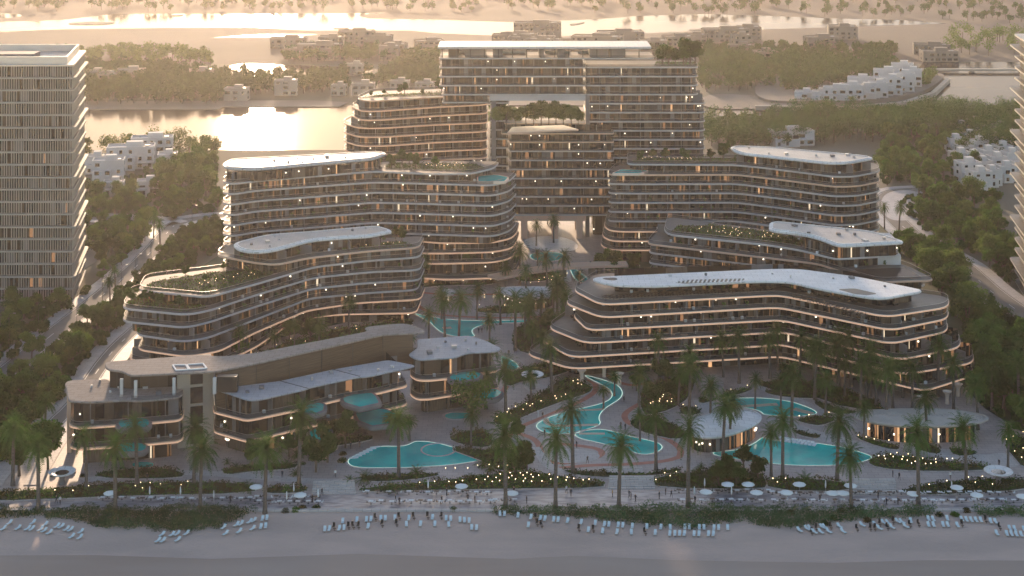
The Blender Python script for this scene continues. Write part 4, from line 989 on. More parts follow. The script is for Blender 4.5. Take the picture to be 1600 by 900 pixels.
# the woods to the right
wood([(1380, 300), (1375, 225), (1440, 210), (1500, 220), (1560, 330), (1560, 450), (1440, 370), (1440, 320)], 60, 6.5, 'AAB', .8, 1.15, 'in the wood behind the right-hand block', wr)
wood([(1400, 395), (1470, 400), (1500, 420), (1500, 480), (1560, 560), (1560, 640), (1530, 640), (1525, 560), (1480, 470), (1420, 420)], 55, 5.5, 'AABC', .8, 1.2, 'in the wood right of the white-roofed hotel', wr)
wood([(1560, 520), (1620, 560), (1700, 640), (1660, 720), (1600, 680), (1555, 640), (1530, 560)], 36, 6.5, 'AAABC', .85, 1.25, 'in the wood at the right edge', wr)
wood([(1510, 380), (1540, 380), (1700, 470), (1660, 510), (1575, 460)], 22, 6, 'AB', .7, 1.0, 'between the right road and the right tower', wr)
wood([(780, 230), (780, 212), (900, 208), (910, 230)], 10, 7, 'B', 1.2, 1.6, 'seen through the opening of the tall tower', wr)
wood([(800, 365), (800, 345), (930, 340), (940, 365)], 14, 6, 'AB', .7, .9, 'behind the pillars of the tall tower', wr)
# the woods to the left
wood([(135, 395), (140, 345), (200, 335), (235, 350), (225, 385), (180, 405)], 20, 5.5, 'AABC', .55, .85, 'between the left tower and the road', wr)
wood([(245, 330), (250, 262), (335, 245), (345, 330)], 30, 6, 'AABB', .7, 1.1, 'beside the white houses at left', wr)
wood([(140, 335), (135, 300), (240, 318), (240, 335)], 12, 6, 'AAB', .6, .85, 'below the white houses at left', wr)
wood([(222, 440), (240, 410), (290, 365), (345, 352), (345, 390), (290, 415), (240, 450)], 30, 4.2, 'AAC', .42, .65, 'on the strip between left road and stepped block', wr)
wood([(135, 500), (160, 462), (200, 445), (222, 450), (200, 500), (150, 540), (120, 560)], 22, 4.2, 'ACC', .42, .65, 'along the road left of the stepped block', wr)
wood([(-80, 640), (-60, 560), (20, 540), (75, 560), (160, 530), (150, 580), (90, 640), (60, 690), (0, 760), (-80, 720)], 62, 5, 'AACB', .5, .9, 'in the grove at the lower left', wr)
wood([(0, 520), (20, 480), (90, 450), (125, 450), (100, 490), (30, 530)], 10, 7, 'AB', .5, .8, 'at the foot of the left tower', wr)
wood([(120, 430), (150, 400), (190, 392), (235, 392), (200, 420), (160, 445)], 12, 5, 'AC', .4, .6, 'lining the left side of the road', wr)
# inside the resort
wood([(340, 575), (480, 515), (640, 497), (655, 505), (560, 520), (420, 555), (350, 575)], 30, 4.5, 'CAPS', .5, .75, 'in the garden behind the beach villas', wr)
wood([(640, 450), (700, 446), (790, 446), (790, 436), (640, 436)], 22, 4, 'CCSP', .4, .6, 'at the foot of the left wing', wr)
wood([(880, 470), (905, 500), (880, 550), (840, 560), (815, 520), (840, 490)], 16, 4.5, 'CASP', .5, .8, 'left of the hotel decks', wr)
wood([(930, 430), (1000, 405), (1005, 430), (960, 440)], 9, 4.5, 'CA', .5, .8, 'between footbridge and hotel roof', wr)
wood([(985, 600), (1080, 585), (1070, 625), (1010, 640)], 12, 4.5, 'CSC', .45, .7, 'in the bed below the hotel columns', wr)
wood([(1180, 590), (1280, 592), (1390, 640), (1330, 640), (1260, 615), (1190, 605)], 16, 5, 'SCP', .4, .6, 'under the hotel decks', wr)
wood([(420, 735), (480, 705), (530, 690), (590, 680), (560, 690), (530, 730), (470, 745)], 22, 3.6, 'SCU', .5, .85, 'beside the left end of the beach pool', wr)
wood([(1070, 750), (1100, 722), (1200, 735), (1200, 758), (1130, 764)], 26, 3.4, 'SCU', .45, .7, 'in the thicket below the oval pavilion', wr)
wood([(770, 690), (830, 690), (840, 740), (800, 748), (770, 720)], 8, 4, 'SC', .45, .65, 'right of the beach pool tip', wr)
wood([(340, 700), (470, 705), (420, 735), (350, 735)], 12, 4, 'SUC', .4, .6, 'before the villa terraces', wr)
wood([(0, 745), (60, 735), (160, 730), (150, 745), (60, 750)], 14, 4, 'SCU', .45, .7, 'around the far-left saucer', wr)
def under(pts, n, label, seed):
    farwood(pts, n, label, seed, 2.2, 4.5, 'leafC', -.6, 'undergrowth', 3)
# single front trees
def one(kind, px, py, s, label, cat='tree', sz=None): x, y = P(px, py); return plant(kind, x, y, s, .16, label, None, cat, sz)
one('A1', 30, 745, 1.35, 'sunlit full-crowned tree at the bottom left edge'); one('A0', 75, 735, 1.2, 'full green tree just right of the bottom left sunlit one')
ft = proto('feathery_tree', *broadtree(77, 15, 11, 1500, 'leafA', lobes=14, thin=.2)); ft.location = (*P(738, 668), .1); tag(ft, 'tall thin feathery tree standing before the right villa', 'tree')
# palms: base (px,py) and pixel height of the whole tree
PALMS = [(60, 800, 112), (180, 801, 112), (313, 797, 104), (414, 803, 108), (623, 748, 102), (868, 795, 118), (967, 796, 108), (1330, 798, 92), (214, 758, 100), (303, 757, 95), (467, 760, 118), (790, 797, 128), (1075, 793, 130),
 (1435, 790, 122), (1308, 752, 100), (1510, 755, 92), (895, 740, 110), (1025, 735, 92), (1130, 715, 88), (1140, 700, 78), (1205, 745, 76), (1223, 748, 98), (1448, 690, 76), (1528, 672, 78), (1237, 668, 92), (1592, 650, 90), (1575, 735, 70),
 (790, 650, 84), (862, 620, 84), (736, 700, 60), (695, 530, 68), (717, 535, 72), (782, 508, 56), (805, 548, 84), (832, 560, 54), (870, 500, 60), (880, 455, 60), (822, 470, 52), (855, 455, 58), (812, 445, 60), (590, 500, 52), (545, 520, 56), (498, 560, 60),
 (733, 440, 52), (373, 570, 60), (998, 655, 78), (1077, 650, 84), (1110, 665, 70), (1030, 600, 74), (1078, 615, 70), (1155, 600, 78), (1273, 625, 86), (1345, 640, 80), (1385, 670, 100), (1310, 600, 82), (1290, 650, 64), (1465, 620, 88), (1490, 640, 78), (1180, 560, 50), (660, 450, 48),
 (135, 765, 92), (20, 760, 100), (70, 690, 70), (1405, 360, 42), (1382, 358, 40), (1490, 445, 42), (1350, 690, 60), (1270, 560, 70), (1410, 622, 66), (943, 640, 40), (640, 690, 40), (920, 350, 30), (795, 380, 46), (838, 385, 40), (865, 380, 42), (240, 372, 40), (250, 388, 44), (180, 455, 40), (172, 470, 38), (830, 635, 56),
 (1040, 560, 78), (1090, 575, 60), (1130, 590, 66), (1215, 580, 72), (1250, 590, 70), (1298, 590, 78), (1330, 605, 84), (1360, 620, 80), (1395, 640, 76), (1425, 650, 82), (1010, 575, 56), (1060, 635, 60), (670, 545, 62), (690, 500, 50), (745, 500, 54), (765, 545, 52), (820, 530, 66), (845, 520, 60), (850, 575, 56), (880, 540, 58), (915, 555, 50), (905, 470, 46), (655, 470, 46), (790, 455, 44), (840, 430, 40), (770, 600, 64), (760, 640, 60), (720, 620, 48), (700, 640, 44), (640, 560, 40), (610, 690, 44), (1385, 600, 60), (1180, 640, 56), (1535, 600, 66), (1550, 640, 70), (1220, 640, 52), (1000, 690, 50), (960, 620, 40), (430, 560, 44), (460, 545, 44), (410, 700, 50), (360, 700, 46)]
PL = []
for i, (x, y, h) in enumerate(PALMS):
    X, Y = P(x, y); s = (y-YH)/CH; Hm = h/s; PL.append((x, y, X, Y, Hm, i))
rows = {'along the beach edge': [q for q in PL if q[1] >= 770], 'in the front gardens': [q for q in PL if 725 <= q[1] < 770], 'around the pools': [q for q in PL if 640 <= q[1] < 725], 'beside villas and hotel decks': [q for q in PL if 545 <= q[1] < 640], 'in the central gardens': [q for q in PL if 430 <= q[1] < 545], 'in the far courts': [q for q in PL if q[1] < 430]}
for rn, qs in rows.items():
    qs.sort()
    for n_, (x, y, X, Y, Hm, i) in enumerate(qs):
        crown = max(.62, min(1.05, Hm/15)); k = 'P%d' % (i % 4)
        plant(k, X, Y, crown, .16, ('tall ' if Hm > 16 else 'short ' if Hm < 11 else '')+'palm tree, '+ordw(n_+1)+' from the left of the palms '+rn, 'palm trees '+rn, 'palm', max(.4, (Hm-1.6)/10))
for k, (x, y, s) in enumerate([(572, 752, 1.0), (612, 768, .8), (650, 745, 1.0), (755, 728, .9), (765, 735, .8), (1262, 758, 1.1), (735, 752, .7), (385, 768, .9), (545, 755, .7), (845, 752, .6)]):
    X, Y = P(x, y); plant('S%d' % (k % 2), X, Y, s, .16, 'spreading low palm, %s from the left along the front lawns' % ordw([545, 572, 612, 650, 735, 755, 765, 845, 1262, 385].index(x)+1 if x != 385 else 10) if 0 else 'spreading low palm bush rooted in the front lawns', 'low palms in the front lawns', 'palm')
under([(1380, 300), (1375, 235), (1440, 225), (1500, 230), (1560, 330), (1600, 470), (1560, 640), (1530, 640), (1525, 560), (1480, 470), (1440, 400), (1400, 395)], 420, 'undergrowth filling the woods on the right side', 81)
under([(1560, 520), (1620, 560), (1700, 640), (1660, 720), (1600, 680), (1545, 640)], 160, 'undergrowth at the lower right edge', 82)
under([(-80, 640), (-60, 560), (20, 500), (100, 460), (200, 440), (290, 365), (345, 352), (345, 390), (240, 450), (190, 540), (90, 640), (60, 690), (0, 760), (-80, 720)], 360, 'undergrowth along the left road and grove', 83)
under([(135, 395), (135, 300), (250, 262), (335, 245), (345, 330), (235, 350), (225, 385), (180, 405)], 260, 'undergrowth between the left tower and white houses', 84)
for k, (x, y, s_) in enumerate([(778, 198, .75), (791, 198, .8), (806, 196, .6), (822, 194, .75), (834, 196, .8), (846, 194, .9), (858, 196, .85), (869, 195, .85), (881, 196, .8), (893, 197, .8), (904, 196, .6)]):  # row filled out with added trees that block sun through the opening
    X, Y = P(x, y, 46); plant('B%d' % (k % 3), X, Y+4, s_*.9, 45.5, 'roof tree in the tower opening, row filled out to block sun, %s from the left' % ordw(k+1), 'trees inside the tower opening', 'tree')
# rooftop planting
def roofgarden(pts, h, n, label, trees=(), nm='roof_garden', den=1.0):
    pl = ccw(PP(pts, h)); rg = random.Random(len(pts)+n); mb = MB(); mb.face([(x, y, h+.06) for x, y in rounded(pl, 2)], M['lawn'])
    for x, y in scatter(pl, n, 0, rg):
        zz = .25+.9*max(0, mnoise.noise(Vector((x*.25, y*.25, h)))+.25)
        leaf(mb, Vector((x, y, h+rg.uniform(.05, zz))), rg.uniform(.18, .34), M['bed'] if rg.random() < .6 else M['leafA'], rg)
    tag(mb.build(nm), label, 'garden', kind='stuff')
    for k, (x, y, s) in enumerate(trees):
        X, Y = P(x, y, h); plant('C%d' % (k % 2), X, Y, s, h, 'small tree on the '+label.split(',')[0]+', %s from left' % ordw(1+sum(q[0] < trees[k][0] or (q[0] == trees[k][0] and q[1] < trees[k][1]) for q in trees)), 'trees on the '+label.split(',')[0], 'tree')
roofgarden([(222, 451), (325, 461), (400, 440), (430, 428), (405, 420), (340, 425), (240, 440)], 21.8, 2600, 'lower roof garden of the stepped left block, with lights', [(290, 432, .4), (350, 424, .35), (320, 440, .3)])
roofgarden([(196, 478), (290, 488), (325, 481), (300, 470), (215, 462), (200, 470)], 18.3, 1600, 'front planted terrace of the stepped left block', [(205, 474, .6), (225, 475, .5), (250, 480, .5), (280, 483, .5), (240, 474, .45)])
roofgarden([(530, 392), (580, 390), (650, 385), (628, 378), (600, 379), (540, 386)], 25.4, 900, 'top terrace lawn of the stepped left block', [(628, 377, .55), (618, 374, .5)])
roofgarden([(600, 264), (735, 269), (760, 262), (740, 256), (610, 255)], 39.3, 1500, 'roof garden on the left wing', [(612, 262, .6), (628, 258, .7), (650, 262, .6), (680, 262, .5), (640, 256, .5)])
roofgarden([(985, 254), (1150, 255), (1160, 247), (1000, 247)], 35.9, 1500, 'roof garden with lamps on the right rear wing', [(1000, 252, .5), (1040, 252, .6), (1070, 252, .6), (1110, 253, .6), (1130, 250, .8), (1020, 250, .5)])
roofgarden([(1047, 363), (1200, 379), (1250, 386), (1262, 375), (1200, 362), (1120, 352), (1060, 354)], 25.8, 3200, 'oval roof garden of the right middle block, with lamps', [])
roofgarden([(562, 153), (700, 149), (785, 146), (760, 142), (600, 147)], 51.2, 1100, 'roof garden of the block with bronze edges', [(625, 148, .5), (632, 147, .6), (690, 146, .8), (700, 145, .6), (580, 151, .3), (600, 149, .3), (660, 148, .3)])
roofgarden([(1022, 103), (1088, 103), (1088, 97), (1026, 97)], 66.3, 700, 'roof terrace of the tallest tower', [(1035, 101, 1.0), (1045, 102, .9), (1055, 101, .8), (1068, 102, .9), (1078, 101, 1.3), (1086, 101, 1.1), (1072, 100, 1.1)])
roofgarden([(1258, 376), (1200, 366), (1203, 374), (1250, 384)], 25.9, 500, 'shaded planting beneath the bent roof of the right block', [])
# planting beds on the plaza
BEDS = [([(765, 657), (800, 642), (850, 613), (880, 591), (910, 598), (928, 607), (922, 616), (880, 629), (840, 644), (800, 662), (780, 668)], 1.3), ([(700, 682), (740, 673), (768, 680), (772, 700), (740, 701), (705, 692)], 1.4), ([(1000, 612), (1040, 592), (1090, 587), (1080, 622), (1050, 642), (1010, 652), (1000, 640)], 1.3),
 ([(1090, 622), (1130, 619), (1170, 606), (1180, 611), (1120, 627), (1092, 634)], .8), ([(1060, 640), (1080, 636), (1100, 645), (1085, 651), (1063, 650)], .9), ([(985, 657), (1010, 652), (1050, 662), (1075, 680), (1060, 690), (1010, 680), (985, 668)], .9), ([(1195, 612), (1215, 609), (1240, 614), (1285, 620), (1280, 625), (1230, 623), (1197, 617)], .7),
 ([(1268, 630), (1280, 628), (1310, 640), (1345, 645), (1320, 650), (1290, 645)], .7), ([(1240, 657), (1290, 651), (1310, 656), (1285, 668), (1258, 664)], .9), ([(1235, 672), (1255, 676), (1285, 684), (1275, 688), (1245, 681)], .7), ([(1360, 716), (1400, 711), (1460, 722), (1540, 728), (1555, 736), (1480, 739), (1400, 737), (1355, 729)], 1.0),
 ([(1330, 680), (1370, 690), (1410, 700), (1400, 707), (1350, 693)], .8), ([(1440, 690), (1475, 705), (1465, 713), (1420, 701)], .7), ([(1480, 700), (1520, 705), (1530, 713), (1490, 715)], .7), ([(560, 764), (700, 752), (820, 736), (870, 746), (945, 755), (945, 765), (800, 766), (650, 769), (560, 771)], .8), ([(410, 764), (480, 760), (480, 772), (410, 774)], .7),
 ([(60, 768), (160, 757), (330, 754), (400, 759), (400, 773), (200, 777), (60, 783), (-60, 786), (-60, 770)], .5), ([(150, 739), (260, 731), (300, 746), (240, 751), (150, 749)], .6), ([(1010, 752), (1070, 738), (1190, 738), (1200, 757), (1195, 767), (1030, 765)], .9), ([(1195, 746), (1330, 754), (1330, 771), (1200, 768)], .7), ([(1402, 766), (1500, 752), (1595, 748), (1640, 760), (1560, 772), (1420, 776)], .7),
 ([(872, 735), (920, 738), (1000, 743), (1030, 738), (1070, 732), (1060, 742), (960, 749), (900, 745)], .5), ([(480, 692), (560, 682), (590, 686), (560, 694), (500, 702)], .7), ([(1560, 690), (1600, 680), (1640, 720), (1605, 742)], 1.0), ([(735, 489), (800, 493), (840, 486), (820, 479), (760, 481)], .6), ([(650, 452), (700, 447), (770, 447), (770, 440), (660, 440)], .8),
 ([(830, 498), (880, 494), (920, 510), (900, 535), (850, 562), (800, 547), (800, 520)], 1.0), ([(780, 588), (830, 573), (880, 567), (905, 576), (860, 592), (820, 597), (790, 608)], 1.3), ([(340, 585), (480, 522), (640, 500), (650, 510), (560, 540), (420, 575), (340, 600)], .9), ([(1180, 596), (1300, 600), (1400, 642), (1330, 642), (1260, 618), (1190, 608)], .7),
 ([(690, 700), (760, 705), (800, 700), (835, 735), (780, 740), (760, 725)], .8), ([(800, 432), (860, 425), (890, 432), (860, 440), (810, 442)], .8), ([(930, 432), (1000, 408), (1000, 436), (950, 440)], .9), ([(350, 745), (400, 738), (460, 735), (470, 725), (400, 728), (345, 735)], .6), ([(560, 745), (640, 742), (700, 742), (650, 752), (570, 756)], .6)]
bedpolys = []
brg = random.Random(5)
BLAB = 'round the lazy river|above the beach pool tip|below the hotel columns|behind the oval pavilion|beside the pale side path|right of the red river path|behind the upper right pool|between the two right pavilions|before the upper right pool|right of the oval pavilion|below the wide round restaurant|between reflecting pool and restaurant|before the round restaurant|at the right pavilion corner|in front of the beach pool|left of the left garden steps|along the far left promenade|before the left end villa|in the thicket by the oval pavilion|below the reflecting pool|at the far right promenade|inside the curved white path|before the villa terraces|at the right edge by the saucer|north of the long curving pool|at the foot of the left wing|left of the hotel decks|around the river saucer|between stepped block and villas|under the hotel decks|between beach pool and river court|under the footbridge|right of the footbridge|left of the beach pool bushes|on the beach pool rim'.split('|')
for i, (pts, hh) in enumerate(BEDS):
    pl = ccw(smooth(ccw(PP(pts)), 1)); bedpolys.append(pl); A = area(pl); mb = MB()
    mb.prism(pl, .1, .34, M['whitepath']); mb.face([(x, y, .36) for x, y in inset(pl, .25)], M['lawn'])
    hh *= 1.6
    for x, y in scatter(pl, int(A*12), 0, brg):
        q = mnoise.noise(Vector((x*.3, y*.3, i)))+.45*mnoise.noise(Vector((x*.9, y*.9, i)))
        zz = hh*max(.18, .55+q)
        leaf(mb, Vector((x, y, .36+zz*brg.random()**.6)), brg.uniform(.14, .30), M['bed'] if q > .1 else M['leafC'] if q < -.15 else M['leafA'], brg)
    tag(mb.build('planting_bed'), 'kerbed bed of dark green shrubs '+BLAB[i], 'planting bed', kind='stuff')
# dune shrubs
def dunes(pts, label, seed):
    pl = ccw(PP(pts)); rg = random.Random(seed); mb = MB(); A = area(pl)
    for x, y in scatter(pl, int(A/1.5), 1.1, rg, 12):
        r = rg.uniform(.9, 1.8); h = rg.uniform(.9, 2.1)*(1+.5*mnoise.noise(Vector((x*.12, y*.12, 0))))
        for _ in range(int(85*r*r*.6)):
            d = rdir(rg); d.z = abs(d.z); f = rg.random()**.35
            leaf(mb, Vector((x+d.x*r*f, y+d.y*r*f, .1+d.z*h*f)), rg.uniform(.12, .24), M['dune'], rg)
    tag(mb.build('dune_shrubs'), label, 'shrubs', kind='stuff')
dunes([(-60, 797), (0, 798), (200, 798), (330, 796), (400, 800), (370, 812), (340, 825), (300, 829), (230, 828), (150, 822), (130, 815), (60, 806), (-60, 815)], 'dense belt of dune shrubs left on the beach edge', 1)
dunes([(772, 802), (800, 798), (880, 797), (1000, 796), (1200, 796), (1300, 797), (1400, 800), (1460, 797), (1455, 806), (1370, 810), (1300, 815), (1270, 823), (1230, 826), (1190, 822), (1150, 815), (1080, 826), (1020, 822), (960, 815), (900, 808), (850, 806)], 'dense belt of dune shrubs right of centre on the beach edge', 2)
dunes([(1520, 797), (1640, 797), (1640, 806), (1530, 806)], 'small patch of dune shrubs at the right beach edge', 3)
for k, (x, y) in enumerate([(446, 800), (462, 799), (472, 796), (494, 795), (708, 798), (1235, 803), (1288, 820), (1302, 812), (1315, 800), (1468, 806), (1492, 806), (1510, 800), (1560, 801), (1580, 800), (1355, 815)]):
    X, Y = P(x, y); plant('U%d' % (k % 3), X, Y, .7, .08, 'single low bush on the sand, %s from the left' % ordw(sorted([446, 462, 472, 494, 708, 1235, 1288, 1302, 1315, 1468, 1492, 1510, 1560, 1580, 1355]).index(x)+1), 'lone bushes on the sand', 'bush')
# far woods (read as one mass each)
farwood([(125, 165), (340, 164), (350, 150), (540, 145), (540, 118), (600, 116), (680, 100), (690, 140), (590, 118), (420, 122), (340, 118), (125, 105)], 520, 'hazy wood on the far bank behind the left lake', 4, 5, 10, 'leafC')
farwood([(1105, 240), (1100, 203), (1200, 192), (1300, 190), (1420, 188), (1480, 184), (1640, 187), (1660, 260), (1560, 250), (1480, 222), (1400, 225), (1300, 226), (1200, 232)], 330, 'belt of woodland on the near lake shore right of the tall tower', 14, 7, 14, 'leafC', 0)
farwood([(130, 232), (340, 234), (345, 244), (260, 250), (130, 250)], 22, 'loose line of trees on the near lake shore at left', 15, 6, 12, 'leafB', 0)
farwood([(440, 98), (690, 96), (690, 84), (440, 84)], 110, 'distant low trees before the far town, left of the tower', 21, 5, 9, 'leafC')
farwood([(1020, 96), (1400, 98), (1400, 78), (1020, 76)], 170, 'distant low trees before the far town, right of the tower', 22, 5, 9, 'leafC')
farwood([(560, 140), (690, 140), (690, 100), (620, 108)], 90, 'hazy wood left of the tall tower top', 5, 5, 10, 'leafC')
farwood([(1095, 146), (1180, 140), (1260, 150), (1300, 140), (1390, 128), (1400, 100), (1250, 98), (1095, 100)], 260, 'hazy brown wood behind the promontory houses', 6, 7, 12, 'leafC')
farwood([(1425, 135), (1450, 118), (1462, 122), (1445, 140)], 14, 'few trees at the promontory tip', 7, 5, 9)
farwood([(-300, 20), (560, 18), (1000, 22), (1400, 28), (2000, 60), (2000, -40), (-300, -40)], 1500, 'distant tree cover beyond the wide river', 8, 6, 11, 'leafC')
farwood([(1480, 60), (2000, 70), (2000, 92), (1480, 88)], 90, 'distant trees beyond the lagoon', 9, 8, 14)
farwood([(-300, 84), (330, 86), (330, 104), (-300, 104)], 200, 'sparse distant trees on the tan flats at left', 10, 6, 10)
for o in protos.values():
    for ch in list(o.children):
        bpy.data.objects.remove(ch)
    bpy.data.objects.remove(o)
# ---------------------------------------------------------------- white houses
def house(kind, x, y, w_, d_, h_, rz, label, group=None, wm='wallw', seed=0, z=0.1):
    rg = random.Random(seed); root = thing('white_house' if wm == 'wallw' else 'far_building', label, 'house' if wm == 'wallw' else 'building', (x, y, z), rz, group)
    mb = MB(); nst = max(1, round(h_/3.3))
    mb.box(-w_/2, w_/2, -d_/2, d_/2, 0, h_, M[wm]); 
    if kind: mb.box(-w_/2+.3, w_*.1, -d_/2-3, -d_/2, 0, h_*.62, M[wm]); mb.box(w_*.15, w_/2-.4, -d_/2-1.6, -d_/2, 3.1, 3.4, M[wm])
    mb.build('wall', root)
    mb = MB(); p = [(-w_/2, -d_/2), (w_/2, -d_/2), (w_/2, d_/2), (-w_/2, d_/2)]
    q = inset(p, .3); o_ = inset(p, -.05); mb.grid([[(a, b, h_-.1) for a, b in o_], [(a, b, h_+.7) for a, b in o_], [(a, b, h_+.7) for a, b in q], [(a, b, h_+.02) for a, b in q]], M[wm], smooth=False)
    mb.box(-w_*.1, w_*.25, -1, d_*.3, h_, h_+2.4, M[wm]); mb.box(w_*.3, w_*.4, -2, -1, h_, h_+.9, M['metal']); mb.build('roof', root)
    for s in range(nst):
        n_ = max(2, int(w_/4))
        for k in range(n_):
            if rg.random() < .2: continue
            xx = -w_/2+(k+.5)*w_/n_; ww = rg.choice((.7, 1.0, 1.5)); yy = -d_/2-.05
            if kind and xx < w_*.1+.8 and s*3.3 < h_*.62: yy = -d_/2-3.05
            if kind and w_*.1-ww < xx < w_*.1+ww and yy > -d_/2-1: continue
            mb = MB(); mb.box(xx-ww, xx+ww, yy, yy+.12, s*3.3+.9, min(s*3.3+2.6, h_-.5), M['glass']); mb.build('window', root)
        for g in (-1, 1):
            mb = MB(); mb.box(g*w_/2-.06, g*w_/2+.06, -1.2, .8, s*3.3+1, min(s*3.3+2.5, h_-.5), M['glass']); mb.build('window', root)
    return root
WH = [(170, 283, 14, 9, 9.5, 'large stepped white house left of the palm by the left lake'), (205, 262, 22, 10, 10, 'long white house behind the stepped one at left'), (238, 247, 20, 9, 10, 'rearmost long white house at left'), (262, 268, 9, 9, 8, 'narrow white house nearest the sunlit trees'), (178, 303, 9, 7, 5, 'low white annex in front of the stepped house'), (232, 303, 10, 7, 5.5, 'low white house beside the palm trunk at left'), (150, 268, 10, 8, 7, 'white house touching the left tower edge'),
      (1236, 226, 22, 9, 7, 'white house among trees right of the tall tower'), (1500, 262, 9, 8, 7, 'white terrace house, nearest of the right rows'), (1512, 285, 10, 8, 9, 'white corner house with tall side beside the right wood'), (1530, 300, 9, 8, 9, 'last white house before the right road bend')]
for k, (px, py, a, b, h, lab) in enumerate(WH):
    X, Y = P(px, py); house(1, X, Y, a, b, h, R(9), lab, None, seed=k)
n_ = 0
for r in range(4):
    for k in range(6):
        px = 1478+k*14+r*3; py = 222+k*13-r*7+2*(k % 2)
        if (r, k) in ((3, 5), (0, 0)): continue
        X, Y = P(px+r*20, py); n_ += 1; house(1, X, Y, 8, 7, 6.5, R(9), 'white terrace house, %s in %s row, far right estate' % (ordw(k+1), ordw(r+1)), 'white terrace houses at far right', seed=100+n_)
prom = [(1258, 152, 12, 4), (1282, 154, 10, 5), (1305, 155, 14, 9), (1330, 155, 14, 11), (1352, 153, 13, 9), (1372, 151, 12, 11), (1392, 147, 14, 13), (1412, 142, 13, 14), (1425, 134, 12, 13), (1345, 143, 16, 11), (1385, 136, 16, 14), (1410, 128, 14, 15)]
for k, (px, py, a, h) in enumerate(prom):
    X, Y = P(px, py, 2); house(1, X, Y, a, 9, h*.75, R(-14), 'white house on the promontory, %s from the left' % ordw(k+1), 'white houses on the promontory', seed=200+k, z=2.2)
for k, (px, py, a, h) in enumerate([(150, 130, 14, 7), (170, 132, 12, 6), (205, 127, 18, 7), (315, 125, 16, 6), (370, 158, 14, 7), (447, 150, 14, 9), (530, 150, 9, 6), (568, 150, 14, 7), (625, 146, 12, 7), (665, 146, 12, 6), (555, 118, 12, 7)]):
    X, Y = P(px, py); house(0, X, Y, a, 8, h, R(rnd.uniform(-12, 12)), 'pale house on the far left bank, %s counted from the left tower' % ordw(k+1), 'pale houses on the far left bank', 'wallt', seed=300+k, z=.6)  # tan walls put distance haze into the colour
# hazy far town
trg = random.Random(12); k = 0; tn = 'left of the tall tower|behind the tall tower|right of the tall tower|beyond the lagoon'.split('|'); cnt = {}
for px, py in [(trg.uniform(440, 1480), trg.uniform(60, 97)) for _ in range(34)]:
    if 960 < px < 1000 and py < 62: continue
    g = tn[0] if px < 690 else tn[1] if px < 1020 else tn[2] if px < 1300 else tn[3]; cnt.setdefault(g, []).append((px, py))
for g, ps in cnt.items():
    ps.sort()
    for i, (px, py) in enumerate(ps):
        X, Y = P(px, py); house(0, X, Y, trg.uniform(14, 38), trg.uniform(10, 16), trg.choice((6, 7, 7, 10, 13)), R(trg.uniform(-15, 15)), 'hazy %s building of the far town %s, %s from the left' % (('low', 'tall')[i % 2] if 0 else 'tan', g, ordw(i+1)), 'far town '+g, 'wallf', 400+i)

# ---------------------------------------------------------------- small things
def ring_seats(mb, m, n, r, a0=0):
    for k in range(n):
        a = a0+2*math.pi*k/n; x, y = r*math.cos(a), r*math.sin(a)
        mb.obox(x, y, a, .42, .42, .42, .47, M[m]); mb.obox(x+.2*math.cos(a), y+.2*math.sin(a), a, .05, .42, .47, .85, M[m])
        for i in (-1, 1):
            for j in (-1, 1): mb.obox(x+i*.17, y+j*.17, 0, .04, .04, 0, .42, M[m])
def sunbed():
    r = thing('sun_lounger', 'x', 'sun lounger'); mb = MB()
    mb.box(-.36, .36, -1.0, 1.0, .26, .34, M['metal'])
    for i in (-.3, .3):
        for j in (-.85, .85): mb.box(i-.04, i+.04, j-.04, j+.04, 0, .26, M['metal'])
    mb.build('frame', r)
    mb = MB(); mb.prism([(-.35, -1), (.35, -1), (.35, .25), (-.35, .25)], .34, .46, M['sunbed'], bev=.03)
    for z in (0,):
        a = [(-.35, .22, .36), (.35, .22, .36), (.35, .95, .86), (-.35, .95, .86)]; b = [(x, y-.06, z_+.11) for x, y, z_ in a]
        mb.grid([a, b], M['sunbed'], smooth=False); mb.face(b, M['sunbed']); mb.face(a[::-1], M['sunbed'])
    mb.build('mattress', r); return r
def hbchair():
    r = thing('beach_chair', 'x', 'chair'); mb = MB(); mb.box(-.3, .3, -.3, .3, .25, .42, M['black'])
    for i in (-.26, .26):
        for j in (-.26, .26): mb.box(i-.03, i+.03, j-.03, j+.03, 0, .25, M['black'])
    mb.build('seat', r); mb = MB(); mb.prism([(-.3, .24), (.3, .24), (.36, .32), (-.36, .32)], .42, 1.3, M['black']); mb.build('backrest', r); return r
def stable():
    r = thing('side_table', 'x', 'table'); mb = MB(); mb.lathe(0, 0, [(0, .48), (.42, .48), (.42, .42), (0, .42)], M['brown'], 12); mb.build('tabletop', r)
    mb = MB(); mb.lathe(0, 0, [(.25, 0), (.06, .08), (.06, .42)], M['brown'], 8); mb.build('pedestal', r); return r
def dining(m):
    r = thing('dining_set', 'x', 'table and chairs'); mb = MB(); mb.box(-.55, .55, -.4, .4, .7, .75, M[m]); mb.build('tabletop', r)
    mb = MB(); mb.lathe(0, 0, [(.28, 0), (.05, .05), (.05, .7)], M['black'], 8); mb.build('pedestal', r); return r
def dchair(m):
    r = thing('dining_chair', 'x', 'chair'); mb = MB(); mb.box(-.23, .23, -.23, .23, .42, .47, M[m]); mb.build('seat', r)
    mb = MB(); mb.box(-.23, .23, .2, .25, .47, .9, M[m]); mb.build('backrest', r); return r
